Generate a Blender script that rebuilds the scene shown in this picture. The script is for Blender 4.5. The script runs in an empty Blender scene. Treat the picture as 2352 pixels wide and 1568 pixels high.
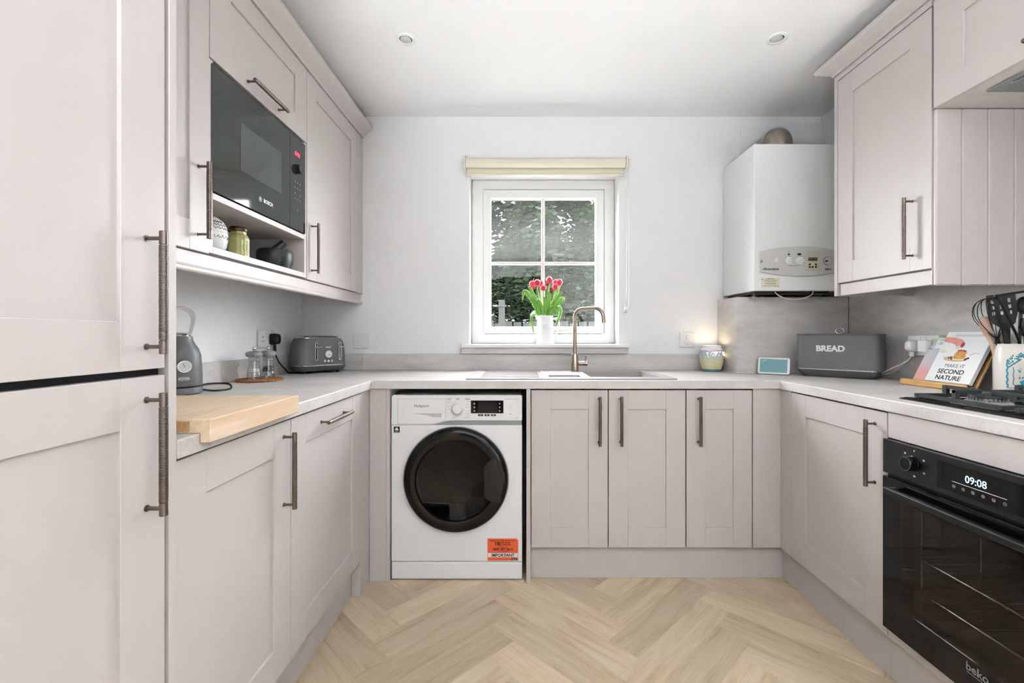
import bpy, bmesh, math, random
from math import sin, cos, pi, radians
from mathutils import Vector, Matrix
random.seed(7)
S = bpy.context.scene
C = S.collection

# ------------------------------------------------------------------ camera, sky, lights, exposure
H = 1.113                                   # eye height
F = 1045.0                                  # focal length in pixels of the 2352 px wide frame
ZCEIL = 2.381
PX, PY = 1196.0, 768.0                      # vanishing point
cam_d = bpy.data.cameras.new('camera'); cam = bpy.data.objects.new('camera', cam_d); C.objects.link(cam)
cam_d.sensor_width = 36.0; cam_d.lens = 36.0 * F / 2352
cam_d.shift_x = -(PX - 1176) / 2352; cam_d.shift_y = (PY - 784) / 2352
cam_d.clip_start = 0.02; cam_d.clip_end = 200
cam.location = (0, 0, H); cam.rotation_euler = (pi / 2, 0, 0)
S.camera = cam

world = bpy.data.worlds.new('overcast'); S.world = world; world.use_nodes = True
wn = world.node_tree.nodes; wl = world.node_tree.links
bg = wn['Background']
geo = wn.new('ShaderNodeTexCoord'); sep = wn.new('ShaderNodeSeparateXYZ'); rmp = wn.new('ShaderNodeValToRGB')
wl.new(geo.outputs['Generated'], sep.inputs[0]); wl.new(sep.outputs['Z'], rmp.inputs[0]); wl.new(rmp.outputs[0], bg.inputs[0])
rmp.color_ramp.elements[0].position = 0.0; rmp.color_ramp.elements[0].color = (0.45, 0.46, 0.46, 1)
rmp.color_ramp.elements[1].position = 1.0; rmp.color_ramp.elements[1].color = (1.0, 1.02, 1.05, 1)
bg.inputs[1].default_value = 7.0

def area(name, loc, rot, sx, sy, power, col):
    l = bpy.data.lights.new(name, 'AREA'); l.shape = 'RECTANGLE'; l.size = sx; l.size_y = sy; l.energy = power; l.color = col
    o = bpy.data.objects.new(name, l); C.objects.link(o); o.location = loc; o.rotation_euler = rot
    return o
# two added fill lights behind the camera, without lamps, bounced off the ceiling
for ux in (-0.6, 1.45):
    up = area('added_fill_light', (ux, -1.45, 0.4), (0, 0, 0), 0.5, 0.5, 33, (0.92, 0.95, 1.0))
    up.rotation_euler = (Vector((ux * 0.85, -0.5 if ux < 0 else -0.85, ZCEIL)) - up.location).to_track_quat('-Z', 'Y').to_euler()
    up.data.spread = radians(102)
# bright hazy sun high behind the garden trees, shining in through the kitchen window
sun_d = bpy.data.lights.new('hazy_sun', 'SUN'); sun_d.energy = 45.0; sun_d.angle = radians(140); sun_d.color = (0.91, 0.94, 1.0)
sun = bpy.data.objects.new('hazy_sun', sun_d); C.objects.link(sun); sun.rotation_euler = (radians(-58), 0, 0)

S.view_settings.view_transform = 'Standard'
try: S.view_settings.look = 'None'
except Exception: pass
S.view_settings.gamma = 1.0; S.view_settings.use_curve_mapping = False
S.view_settings.exposure = 0.95
S.cycles.use_denoising = True
S.cycles.max_bounces = 6; S.cycles.diffuse_bounces = 3; S.cycles.glossy_bounces = 3; S.cycles.transmission_bounces = 6; S.cycles.transparent_max_bounces = 10
S.cycles.use_adaptive_sampling = True; S.cycles.adaptive_threshold = 0.12; S.cycles.adaptive_min_samples = 16
S.cycles.caustics_reflective = False; S.cycles.caustics_refractive = False
S.cycles.sample_clamp_indirect = 6.0

# ------------------------------------------------------------------ helpers
def lin(h):
    h = h.lstrip('#'); v = [int(h[i:i + 2], 16) / 255 for i in (0, 2, 4)]
    return tuple(x / 12.92 if x <= 0.04045 else ((x + 0.055) / 1.055) ** 2.4 for x in v) + (1.0,)

def at(px, py, Y):
    return Vector(((px - PX) * Y / F, Y, H + (PY - py) * Y / F))

MATS = {}
def M(name, col, rough=0.5, metal=0.0, var=0.03, scale=8.0, bump=0.0, bscale=60.0, stretch=(1, 1, 1), col2=None,
      trans=0.0, ior=1.45, emit=None, estr=0.0, coat=0.0, spec=None, alpha=None, sss=0.0):
    m = bpy.data.materials.new(name); m.use_nodes = True
    nt = m.node_tree; n = nt.nodes; L = nt.links
    b = n['Principled BSDF']
    b.inputs['Roughness'].default_value = rough; b.inputs['Metallic'].default_value = metal
    b.inputs['IOR'].default_value = ior; b.inputs['Transmission Weight'].default_value = trans
    b.inputs['Coat Weight'].default_value = coat
    if spec is not None: b.inputs['Specular IOR Level'].default_value = spec
    if emit: b.inputs['Emission Color'].default_value = lin(emit); b.inputs['Emission Strength'].default_value = estr
    tc = n.new('ShaderNodeTexCoord'); mp = n.new('ShaderNodeMapping'); mp.inputs['Scale'].default_value = stretch
    L.new(tc.outputs['Object'], mp.inputs[0])
    nz = n.new('ShaderNodeTexNoise'); nz.inputs['Scale'].default_value = scale; nz.inputs['Detail'].default_value = 2
    L.new(mp.outputs[0], nz.inputs['Vector'])
    r = n.new('ShaderNodeValToRGB')
    c = lin(col)
    a = lin(col2) if col2 else tuple(max(0, x * (1 - var)) for x in c[:3]) + (1,)
    z = c if col2 else tuple(min(1, x * (1 + var)) for x in c[:3]) + (1,)
    r.color_ramp.elements[0].position = 0.3; r.color_ramp.elements[0].color = a
    r.color_ramp.elements[1].position = 0.7; r.color_ramp.elements[1].color = z
    L.new(nz.outputs['Fac'], r.inputs[0]); L.new(r.outputs[0], b.inputs['Base Color'])
    if bump > 0:
        nb = n.new('ShaderNodeTexNoise'); nb.inputs['Scale'].default_value = bscale; nb.inputs['Detail'].default_value = 3
        L.new(mp.outputs[0], nb.inputs['Vector'])
        bp = n.new('ShaderNodeBump'); bp.inputs['Strength'].default_value = bump; bp.inputs['Distance'].default_value = 0.002
        L.new(nb.outputs['Fac'], bp.inputs['Height']); L.new(bp.outputs[0], b.inputs['Normal'])
    MATS[name] = m
    return m

def thin_glass(name, tint=(1, 1, 1), refl=1.0):
    m = bpy.data.materials.new(name); m.use_nodes = True
    nt = m.node_tree; n = nt.nodes; L = nt.links; n.remove(n['Principled BSDF'])
    t = n.new('ShaderNodeBsdfTransparent'); t.inputs[0].default_value = tint + (1,)
    g = n.new('ShaderNodeBsdfGlossy'); g.inputs['Roughness'].default_value = 0.0
    f = n.new('ShaderNodeLayerWeight'); f.inputs['Blend'].default_value = 0.5
    p5 = n.new('ShaderNodeMath'); p5.operation = 'POWER'; p5.inputs[1].default_value = 5.0
    k = n.new('ShaderNodeMath'); k.operation = 'MULTIPLY_ADD'; k.inputs[1].default_value = 0.9; k.inputs[2].default_value = 0.04 * refl; k.use_clamp = True
    x = n.new('ShaderNodeMixShader')
    L.new(f.outputs['Facing'], p5.inputs[0]); L.new(p5.outputs[0], k.inputs[0])
    L.new(k.outputs[0], x.inputs[0]); L.new(t.outputs[0], x.inputs[1]); L.new(g.outputs[0], x.inputs[2])
    L.new(x.outputs[0], n['Material Output'].inputs[0])
    MATS[name] = m
    return m

class MB:
    """collects geometry, then links it as one mesh object"""
    def __init__(s): s.v = []; s.f = []; s.mi = []; s.cur = 0
    def add(s, vs, fs):
        o = len(s.v); s.v += [tuple(p) for p in vs]
        for f in fs: s.f.append(tuple(i + o for i in f)); s.mi.append(s.cur)
        return s
    def box(s, x0, x1, y0, y1, z0, z1):
        if x0 > x1: x0, x1 = x1, x0
        if y0 > y1: y0, y1 = y1, y0
        vs = [(x, y, z) for z in (z0, z1) for y in (y0, y1) for x in (x0, x1)]
        return s.add(vs, [(0, 2, 3, 1), (4, 5, 7, 6), (0, 1, 5, 4), (1, 3, 7, 5), (3, 2, 6, 7), (2, 0, 4, 6)])
    def rings(s, rings, caps=(True, True), closed=True):
        n = len(rings[0]); vs = [p for r in rings for p in r]; fs = []
        for i in range(len(rings) - 1):
            for j in range(n if closed else n - 1):
                k = (j + 1) % n
                fs.append((i * n + j, i * n + k, (i + 1) * n + k, (i + 1) * n + j))
        if caps[0]: fs.append(tuple(reversed(range(n))))
        if caps[1]: fs.append(tuple((len(rings) - 1) * n + j for j in range(n)))
        return s.add(vs, fs)
    def lathe(s, prof, seg=32, c=(0, 0, 0), axis='Z', caps=(True, True), ang=0):
        out = []
        for r, z in prof:
            ring = []
            for j in range(seg):
                a = 2 * pi * j / seg + ang; x, y = r * cos(a), r * sin(a)
                p = {'Z': (x, y, z), 'Y': (x, -z, y), 'X': (z, x, y)}[axis]     # 'Y': height runs towards -Y
                ring.append((p[0] + c[0], p[1] + c[1], p[2] + c[2]))
            out.append(ring)
        return s.rings(out, caps)
    def tube(s, path, r, seg=10, caps=(True, True)):
        path = [Vector(p) for p in path]; n = len(path); out = []
        rs = r if isinstance(r, (list, tuple)) else [r] * n
        t0 = (path[1] - path[0]).normalized()
        u = t0.orthogonal().normalized()
        for i in range(n):
            t = (path[min(i + 1, n - 1)] - path[max(i - 1, 0)])
            t = t.normalized() if t.length > 1e-9 else t0
            u = (u - t * u.dot(t)).normalized(); w = t.cross(u)
            out.append([path[i] + (u * cos(2 * pi * j / seg) + w * sin(2 * pi * j / seg)) * rs[i] for j in range(seg)])
        return s.rings(out, caps)
    def prism(s, poly, d0, d1, axis='Y'):
        f = {'Y': lambda a, b, d: (a, d, b), 'Z': lambda a, b, d: (a, b, d), 'X': lambda a, b, d: (d, a, b)}[axis]
        return s.rings([[f(a, b, d0) for a, b in poly], [f(a, b, d1) for a, b in poly]])
    def slab(s, xs, ys, fill, z0, z1, plane='XY'):
        """grid of cells with holes, closed at every border; fill(i, j) tells which cells are solid"""
        g = {'XY': lambda a, b, c: (a, b, c), 'XZ': lambda a, b, c: (a, c, b), 'YZ': lambda a, b, c: (c, a, b)}[plane]
        nx, ny = len(xs), len(ys)
        idx = lambda i, j, k: (k * ny + j) * nx + i
        vs = [g(xs[i], ys[j], z) for z in (z0, z1) for j in range(ny) for i in range(nx)]
        on = lambda i, j: 0 <= i < nx - 1 and 0 <= j < ny - 1 and fill(i, j)
        fs = []
        for i in range(nx - 1):
            for j in range(ny - 1):
                if not on(i, j): continue
                fs.append((idx(i, j, 1), idx(i + 1, j, 1), idx(i + 1, j + 1, 1), idx(i, j + 1, 1)))
                fs.append((idx(i, j, 0), idx(i, j + 1, 0), idx(i + 1, j + 1, 0), idx(i + 1, j, 0)))
                if not on(i - 1, j): fs.append((idx(i, j, 0), idx(i, j, 1), idx(i, j + 1, 1), idx(i, j + 1, 0)))
                if not on(i + 1, j): fs.append((idx(i + 1, j, 0), idx(i + 1, j + 1, 0), idx(i + 1, j + 1, 1), idx(i + 1, j, 1)))
                if not on(i, j - 1): fs.append((idx(i, j, 0), idx(i + 1, j, 0), idx(i + 1, j, 1), idx(i, j, 1)))
                if not on(i, j + 1): fs.append((idx(i, j + 1, 0), idx(i, j + 1, 1), idx(i + 1, j + 1, 1), idx(i + 1, j + 1, 0)))
        used = sorted({k for f in fs for k in f}); rm = {k: q for q, k in enumerate(used)}
        return s.add([vs[k] for k in used], [tuple(rm[k] for k in f) for f in fs])
    def loft_rr(s, levels, seg=6, c=(0, 0), caps=(True, True)):
        return s.rings([[(c[0] + x, c[1] + y, z) for x, y in rrect(hw, hd, r, seg)] for z, hw, hd, r in levels], caps)
    def sphere(s, c, r, seg=16, rings=10, sc=(1, 1, 1)):
        pr = [(max(1e-5, sin(pi * i / rings)) * r, -cos(pi * i / rings) * r) for i in range(rings + 1)]
        b = MB().lathe(pr, seg)
        return s.add([(p[0] * sc[0] + c[0], p[1] * sc[1] + c[1], p[2] * sc[2] + c[2]) for p in b.v], b.f)
    def xf(s, mtx):
        s.v = [tuple(mtx @ Vector(p)) for p in s.v]; return s
    def mesh(s, name, mats, smooth=None, recalc=True):
        me = bpy.data.meshes.new(name); me.from_pydata(s.v, [], s.f)
        if not isinstance(mats, (list, tuple)): mats = [mats]
        for m in mats: me.materials.append(MATS[m] if isinstance(m, str) else m)
        for p, i in zip(me.polygons, s.mi): p.material_index = i
        if recalc:
            bm = bmesh.new(); bm.from_mesh(me); bmesh.ops.recalc_face_normals(bm, faces=bm.faces); bm.to_mesh(me); bm.free()
        if smooth is not None:
            for p in me.polygons: p.use_smooth = True
            me.set_sharp_from_angle(angle=radians(smooth))
        me.update(); return me
    def build(s, name, mats, parent=None, loc=(0, 0, 0), rot=(0, 0, 0), bev=0.0, smooth=None, seg=1, recalc=True):
        return obj(name, s.mesh(name, mats, smooth, recalc), parent, loc, rot, bev, seg)

def rrect(hw, hd, r, seg=6):
    r = min(r, hw - 1e-5, hd - 1e-5); out = []
    for cx, cy, a0 in ((hw - r, hd - r, 0), (-hw + r, hd - r, 90), (-hw + r, -hd + r, 180), (hw - r, -hd + r, 270)):
        for k in range(seg + 1):
            a = radians(a0 + 90 * k / seg); out.append((cx + r * cos(a), cy + r * sin(a)))
    return out

def obj(name, me, parent=None, loc=(0, 0, 0), rot=(0, 0, 0), bev=0.0, seg=1):
    o = bpy.data.objects.new(name, me); C.objects.link(o); o.parent = parent
    o.location = loc; o.rotation_euler = rot
    if bev > 0:
        b = o.modifiers.new('bevel', 'BEVEL'); b.width = bev; b.segments = seg; b.limit_method = 'ANGLE'; b.angle_limit = radians(40)
    return o

def tag(o, label=None, cat=None, group=None, kind=None):
    if label: o['label'] = label
    if cat: o['category'] = cat
    if group: o['group'] = group
    if kind: o['kind'] = kind
    return o

def thing(name, label, cat, loc=(0, 0, 0), rz=0.0, group=None):
    o = bpy.data.objects.new(name, None); C.objects.link(o); o.empty_display_size = 0.05
    o.location = loc; o.rotation_euler = (0, 0, rz)
    return tag(o, label, cat, group)

def text(name, s, size, mat, parent, loc, rot=(pi / 2, 0, 0), align='CENTER', ext=0.0002, bold=0.0, sx=1.0):
    cu = bpy.data.curves.new(name, 'FONT'); cu.body = s; cu.size = size; cu.align_x = align; cu.align_y = 'CENTER'
    cu.extrude = ext; cu.offset = bold; cu.resolution_u = 3
    t = bpy.data.objects.new(name, cu); C.objects.link(t)
    dg = bpy.context.evaluated_depsgraph_get()
    me = bpy.data.meshes.new_from_object(t.evaluated_get(dg))
    bpy.data.objects.remove(t); bpy.data.curves.remove(cu)
    me.materials.clear(); me.materials.append(MATS[mat])
    o = obj(name, me, parent, loc, rot); o.scale = (sx, 1, 1)
    return o

def arc(c, r, a0, a1, n, f):
    return [f(c[0] + r * cos(radians(a0 + (a1 - a0) * i / n)), c[1] + r * sin(radians(a0 + (a1 - a0) * i / n))) for i in range(n + 1)]

def bez(p0, p1, p2, p3, n=12):
    p0, p1, p2, p3 = map(Vector, (p0, p1, p2, p3))
    return [p0 * (1 - t) ** 3 + p1 * 3 * t * (1 - t) ** 2 + p2 * 3 * t * t * (1 - t) + p3 * t ** 3 for t in [i / n for i in range(n + 1)]]

def spline(pts, n=6):
    pts = [Vector(p) for p in pts]; out = []
    for i in range(len(pts) - 1):
        a = pts[max(i - 1, 0)]; b = pts[i]; c = pts[i + 1]; d = pts[min(i + 2, len(pts) - 1)]
        for k in range(n):
            t = k / n
            out.append(0.5 * (2 * b + (c - a) * t + (2 * a - 5 * b + 4 * c - d) * t * t + (3 * b - a - 3 * c + d) * t ** 3))
    out.append(pts[-1]); return out

# ------------------------------------------------------------------ materials
M('wall_paint', '#f2f2f2', 0.75, var=0.012, scale=3)
M('ceiling_paint', '#f3f3f3', 0.8, var=0.01, scale=2)
M('cabinet_paint', '#c6bfbb', 0.42, var=0.012, scale=3, bump=0.06, bscale=90, stretch=(6, 6, 0.35))
M('carcass', '#cfc9c4', 0.5, var=0.02)
M('white_plastic', '#e8e8e6', 0.35, var=0.01)
M('upvc', '#f2f2f0', 0.3, var=0.006)
M('boiler_white', '#f0f2f1', 0.38, var=0.008)
M('boiler_grey', '#d0cfcb', 0.45, var=0.01)
M('appliance_white', '#ededed', 0.3, var=0.006)
M('appliance_line', '#8f9294', 0.5)
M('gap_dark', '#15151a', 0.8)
M('bronze', '#7b7069', 0.38, metal=1.0, var=0.08, scale=40, stretch=(1, 1, 8))
M('brushed_steel', '#a89a8a', 0.28, metal=1.0, var=0.06, scale=60)
M('chrome', '#d8d8d8', 0.12, metal=1.0, var=0.02)
M('steel_grey', '#9a9c9e', 0.35, metal=0.9, var=0.03)
M('black_gloss', '#08090a', 0.05, var=0.1, spec=0.4)
M('mw_glass', '#303536', 0.05, var=0.03)
M('black_satin', '#121314', 0.35, var=0.1)
M('black_rubber', '#0d0d0e', 0.55, var=0.1)
M('cast_iron', '#2b302f', 0.55, var=0.15, scale=60, bump=0.2, bscale=300)
M('enamel_black', '#0d0f0f', 0.12, var=0.1)
M('print_white', '#e9e9e9', 0.5)
M('print_grey', '#7d8083', 0.6)
M('print_black', '#17181a', 0.6)
M('print_pale', '#b9bcbd', 0.6)
M('grey_enamel', '#6d6f70', 0.42, var=0.03, scale=10)
M('grey_enamel_dark', '#595b5c', 0.42, var=0.03, scale=10)
M('salt', '#f3f2f0', 0.8, bump=0.4, bscale=500)
M('pepper', '#2c2421', 0.8, var=0.5, scale=300, bump=0.6, bscale=400)
M('mill_top', '#8e8c88', 0.32, var=0.02)
M('ceramic_white', '#eeeeec', 0.18, var=0.008, coat=0.3)
M('ceramic_cream', '#e6e0d6', 0.25, var=0.02, coat=0.3)
M('teal_print', '#2a93a4', 0.4, var=0.06)
M('granite', '#262b2c', 0.4, var=0.5, scale=160, bump=0.2, bscale=260)
M('preserve', '#a8a56a', 0.35, var=0.12, scale=20)
M('jar_label', '#c3c78f', 0.6, var=0.03)
M('jar_lid', '#4b3a22', 0.35, metal=0.5)
M('blind_fabric', '#e3dec9', 0.8, var=0.02, bump=0.1, bscale=300)
M('blind_fitting', '#e4e0d2', 0.45)
M('tulip_red', '#d8394f', 0.4, var=0.25, scale=60, stretch=(1, 1, 0.3))
M('tulip_leaf', '#5c9430', 0.42, col2='#86b458', scale=14, stretch=(1, 1, 0.5))
M('tulip_stem', '#84ab4c', 0.45, var=0.1)
M('sink_composite', '#a5a09e', 0.42, var=0.03, scale=120, bump=0.05, bscale=400)
M('paper_white', '#f1f2f1', 0.55, var=0.01)
M('page_edge', '#cfd0cf', 0.8, var=0.12, scale=4, stretch=(300, 300, 300))
M('bamboo', '#d9b070', 0.4, col2='#c9995a', scale=6, stretch=(3, 14, 14), bump=0.05)
M('hardboard', '#8a552f', 0.6, var=0.08)
M('orange_sticker', '#e8623a', 0.5, var=0.01)
M('screen_teal', '#5f8288', 0.2, emit='#5f8288', estr=0.25, var=0.05, scale=10)
M('lcd', '#6d7567', 0.25, var=0.06)
M('cream_panel', '#cfc9b6', 0.5, var=0.01)
M('red_led', '#ff2030', 0.4, emit='#ff2a3c', estr=2.5)
M('blue_led', '#bfe6ff', 0.4, emit='#9fdcff', estr=1.3)
M('sticker_cream', '#e4dfc4', 0.6, var=0.01)
M('skin_print', '#e3a08c', 0.6, var=0.12, scale=60)
M('berry_print', '#b12a55', 0.6, var=0.1)
M('pancake_print', '#d39a4f', 0.6, var=0.2, scale=80)
M('plate_print', '#e0b077', 0.6, var=0.05)
M('blueberry_print', '#3b3f5a', 0.6, var=0.1)
M('pale_print', '#dcdcd6', 0.6, var=0.05)
M('leaf_foliage', '#2c3a27', 0.8, spec=0.08, col2='#182116', scale=1.2)
M('leaf_dark', '#1a2417', 0.8, spec=0.08, col2='#0e140c', scale=1.2)
M('bark', '#4b4138', 0.85, var=0.2, bump=0.4, bscale=20)
M('fence_wood', '#3a3c3b', 0.9, spec=0.1, var=0.12, scale=6, stretch=(6, 6, 0.6))
M('lawn', '#55633f', 0.9, var=0.25, scale=6)
M('bounce_paving', '#66655f', 0.8, var=0.1, scale=2)
M('lamp_glass', '#c9c9c7', 0.2, var=0.02)
M('fairy', '#ffe9c0', 0.4, emit='#ffe2b0', estr=6.0)
M('pink_print', '#e8c4c4', 0.5)
M('cable_white', '#d9d6cf', 0.45)
M('spoon_wood', '#dcbfa6', 0.6, col2='#cba88c', scale=10, stretch=(4, 4, 0.6))
M('flue_metal', '#a69c90', 0.32, metal=0.85, var=0.06, scale=14)
M('burner_alloy', '#b9bab8', 0.4, metal=0.8, var=0.06)
M('vent_metal', '#9aa0a3', 0.35, metal=0.7, var=0.03)
thin_glass('window_glass', (0.95, 0.95, 0.95), 1.6)
thin_glass('oven_glass', (0.62, 0.60, 0.56), 1.2)
thin_glass('clear_glass_thin', (0.82, 0.84, 0.84), 3.5)
thin_glass('washer_glass', (0.07, 0.07, 0.075), 0.8)

def concrete(name, c1, c2, c3, rough):
    m = M(name, c1, rough, var=0.02, scale=30, bump=0.03, bscale=200)
    n = m.node_tree.nodes; L = m.node_tree.links; b = n['Principled BSDF']
    tc = n.new('ShaderNodeTexCoord'); mp = n.new('ShaderNodeMapping'); mp.inputs['Scale'].default_value = (1.0, 1.6, 4.5)
    L.new(tc.outputs['Object'], mp.inputs[0])
    a = n.new('ShaderNodeTexNoise'); a.inputs['Scale'].default_value = 3.2; a.inputs['Detail'].default_value = 9; a.inputs['Roughness'].default_value = 0.68
    a.inputs['Distortion'].default_value = 0.4
    L.new(mp.outputs[0], a.inputs['Vector'])
    r = n.new('ShaderNodeValToRGB'); r.color_ramp.elements[0].position = 0.34; r.color_ramp.elements[0].color = lin(c2)
    r.color_ramp.elements[1].position = 0.66; r.color_ramp.elements[1].color = lin(c1)
    e = r.color_ramp.elements.new(0.5); e.color = lin(c3)
    L.new(a.outputs['Fac'], r.inputs[0])
    d = n.new('ShaderNodeTexNoise'); d.inputs['Scale'].default_value = 160; d.inputs['Detail'].default_value = 2
    L.new(tc.outputs['Object'], d.inputs['Vector'])
    r2 = n.new('ShaderNodeValToRGB'); r2.color_ramp.elements[0].position = 0.3; r2.color_ramp.elements[0].color = (0.88, 0.88, 0.88, 1)
    r2.color_ramp.elements[1].position = 0.55; r2.color_ramp.elements[1].color = (1, 1, 1, 1)
    L.new(d.outputs['Fac'], r2.inputs[0])
    mx = n.new('ShaderNodeMix'); mx.data_type = 'RGBA'; mx.blend_type = 'MULTIPLY'; mx.inputs[0].default_value = 1.0
    L.new(r.outputs[0], mx.inputs[6]); L.new(r2.outputs[0], mx.inputs[7]); L.new(mx.outputs[2], b.inputs['Base Color'])
concrete('worktop_concrete', '#dcd9d5', '#c3bfbb', '#d0ccc8', 0.4)

def oak(name, plain=False):
    m = M(name, '#cbb193', 0.45, var=0.03, scale=3)
    n = m.node_tree.nodes; L = m.node_tree.links; b = n['Principled BSDF']
    tc = n.new('ShaderNodeTexCoord'); oi = n.new('ShaderNodeObjectInfo')
    off = n.new('ShaderNodeVectorMath'); off.operation = 'SCALE'; off.inputs[0].default_value = (37.0, 11.0, 5.0); L.new(oi.outputs['Random'], off.inputs['Scale'])
    ad = n.new('ShaderNodeVectorMath'); ad.operation = 'ADD'; L.new(tc.outputs['Object'], ad.inputs[0]); L.new(off.outputs[0], ad.inputs[1])
    mp = n.new('ShaderNodeMapping'); mp.inputs['Scale'].default_value = (1.2, 9, 1); L.new(ad.outputs[0], mp.inputs[0])
    g = n.new('ShaderNodeTexNoise'); g.inputs['Scale'].default_value = 2.2; g.inputs['Detail'].default_value = 8; g.inputs['Roughness'].default_value = 0.62; g.inputs['Distortion'].default_value = 0.9
    L.new(mp.outputs[0], g.inputs['Vector'])
    r = n.new('ShaderNodeValToRGB')
    r.color_ramp.elements[0].position = 0.27; r.color_ramp.elements[0].color = lin('#b29c80')
    r.color_ramp.elements[1].position = 0.72; r.color_ramp.elements[1].color = lin('#dccdb5')
    e = r.color_ramp.elements.new(0.45); e.color = lin('#cdba9e')
    L.new(g.outputs['Fac'], r.inputs[0])
    mp2 = n.new('ShaderNodeMapping'); mp2.inputs['Scale'].default_value = (3, 120, 1); L.new(ad.outputs[0], mp2.inputs[0])
    g2 = n.new('ShaderNodeTexNoise'); g2.inputs['Scale'].default_value = 2.0; g2.inputs['Detail'].default_value = 4; L.new(mp2.outputs[0], g2.inputs['Vector'])
    r2 = n.new('ShaderNodeValToRGB'); r2.color_ramp.elements[0].position = 0.32; r2.color_ramp.elements[0].color = (0.91, 0.89, 0.87, 1)
    r2.color_ramp.elements[1].position = 0.55; r2.color_ramp.elements[1].color = (1, 1, 1, 1); L.new(g2.outputs['Fac'], r2.inputs[0])
    mx = n.new('ShaderNodeMix'); mx.data_type = 'RGBA'; mx.blend_type = 'MULTIPLY'; mx.inputs[0].default_value = 1.0
    L.new(r.outputs[0], mx.inputs[6]); L.new(r2.outputs[0], mx.inputs[7])
    r3 = n.new('ShaderNodeValToRGB'); r3.color_ramp.elements[0].color = (0.84, 0.83, 0.81, 1); r3.color_ramp.elements[1].color = (1.08, 1.06, 1.04, 1); L.new(oi.outputs['Random'], r3.inputs[0])
    mx2 = n.new('ShaderNodeMix'); mx2.data_type = 'RGBA'; mx2.blend_type = 'MULTIPLY'; mx2.inputs[0].default_value = 1.0
    L.new(mx.outputs[2], mx2.inputs[6]); L.new(r3.outputs[0], mx2.inputs[7]); L.new(mx2.outputs[2], b.inputs['Base Color'])
oak('oak_plank')

def butcher(name):
    m = M(name, '#e6d0b8', 0.5, col2='#d6b996', scale=4, stretch=(16, 1.0, 16))
    M('board_end', '#cfa677', 0.55, col2='#b98c5c', scale=20, stretch=(8, 1, 2))
    return m
butcher('board_wood')

def cork(name):
    m = M(name, '#b97e4a', 0.85, col2='#7d4c26', scale=170, bump=0.5, bscale=250)
cork('cork')

def meal_cover(name):
    m = M(name, '#dddddd', 0.5)
    n = m.node_tree.nodes; L = m.node_tree.links; b = n['Principled BSDF']
    tc = n.new('ShaderNodeTexCoord'); sp = n.new('ShaderNodeSeparateXYZ'); L.new(tc.outputs['Generated'], sp.inputs[0])
    r = n.new('ShaderNodeValToRGB'); els = r.color_ramp.elements
    els[0].position = 0.0; els[0].color = lin('#f0b09c'); els[1].position = 1.0; els[1].color = lin('#a9dc8a')
    for p, c in ((0.25, '#eab0ae'), (0.42, '#d7cdd3'), (0.7, '#ccd3d2'), (0.86, '#c9ccc8')):
        e = els.new(p); e.color = lin(c)
    L.new(sp.outputs['Z'], r.inputs[0]); L.new(r.outputs[0], b.inputs['Base Color'])
meal_cover('meal_cover')

def jar_glaze(name):
    m = M(name, '#d8d0a0', 0.2, coat=0.4)
    n = m.node_tree.nodes; L = m.node_tree.links; b = n['Principled BSDF']
    tc = n.new('ShaderNodeTexCoord'); sp = n.new('ShaderNodeSeparateXYZ'); L.new(tc.outputs['Generated'], sp.inputs[0])
    nz = n.new('ShaderNodeTexNoise'); nz.inputs['Scale'].default_value = 9; L.new(tc.outputs['Generated'], nz.inputs['Vector'])
    ad = n.new('ShaderNodeMath'); ad.operation = 'MULTIPLY_ADD'; ad.inputs[1].default_value = 0.12; L.new(nz.outputs['Fac'], ad.inputs[0]); L.new(sp.outputs['Z'], ad.inputs[2])
    r = n.new('ShaderNodeValToRGB'); els = r.color_ramp.elements
    els[0].position = 0.0; els[0].color = lin('#5f979b'); els[1].position = 1.0; els[1].color = lin('#efe9e4')
    for p, c in ((0.165, '#5f979b'), (0.175, '#d9d1a4'), (0.5, '#dcd5ae'), (0.74, '#bccbc0'), (0.85, '#a9b3cf'), (0.97, '#b7a2d2')):
        e = els.new(p); e.color = lin(c)
    L.new(ad.outputs[0], r.inputs[0]); L.new(r.outputs[0], b.inputs['Base Color'])
jar_glaze('jar_glaze')

# ------------------------------------------------------------------ the room
XL, XR, YB, YR, ZC = -1.275, 1.75, 2.65, -2.0, 2.381
def struct(o): return tag(o, kind='structure')

struct(MB().box(XL - .3, XR + .3, YR - .1, YB + .3, -0.06, -0.008).build('floor', 'oak_plank'))
floor = bpy.data.objects['floor']
# herringbone planks: lattice a=(W,W), b=(L,-L) in the u/v frame turned by 45 degrees
PL, PW = 0.61, 0.122
def plank_mesh():
    m = MB(); h, w, c = PL / 2, PW / 2, 0.0009
    m.rings([[(-h, -w, -0.008), (h, -w, -0.008), (h, w, -0.008), (-h, w, -0.008)],
             [(-h, -w, -c), (h, -w, -c), (h, w, -c), (-h, w, -c)],
             [(-h + c, -w + c, 0), (h - c, -w + c, 0), (h - c, w - c, 0), (-h + c, w - c, 0)]])
    return m.mesh('plank', 'oak_plank')
pm = plank_mesh()
U = Vector((1, 1)) / math.sqrt(2); V = Vector((-1, 1)) / math.sqrt(2)
O0 = Vector((-0.1117, 1.913)) - U * PL - V * PW
for a in range(-30, 31):
    for b in range(-6, 7):
        for typ in (0, 1):
            u0, v0 = a * PW + b * PL, a * PW - b * PL
            cu, cv = (u0 + PL / 2, v0 + PW / 2) if typ == 0 else (u0 + PL + PW / 2, v0 + PW - PL / 2)
            p = O0 + U * cu + V * cv
            if -1.0 < p.x < 1.48 and 0.75 < p.y < 2.33:
                obj('plank', pm, floor, (p.x, p.y, 0), (0, 0, radians(45 if typ == 0 else 135)))

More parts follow.
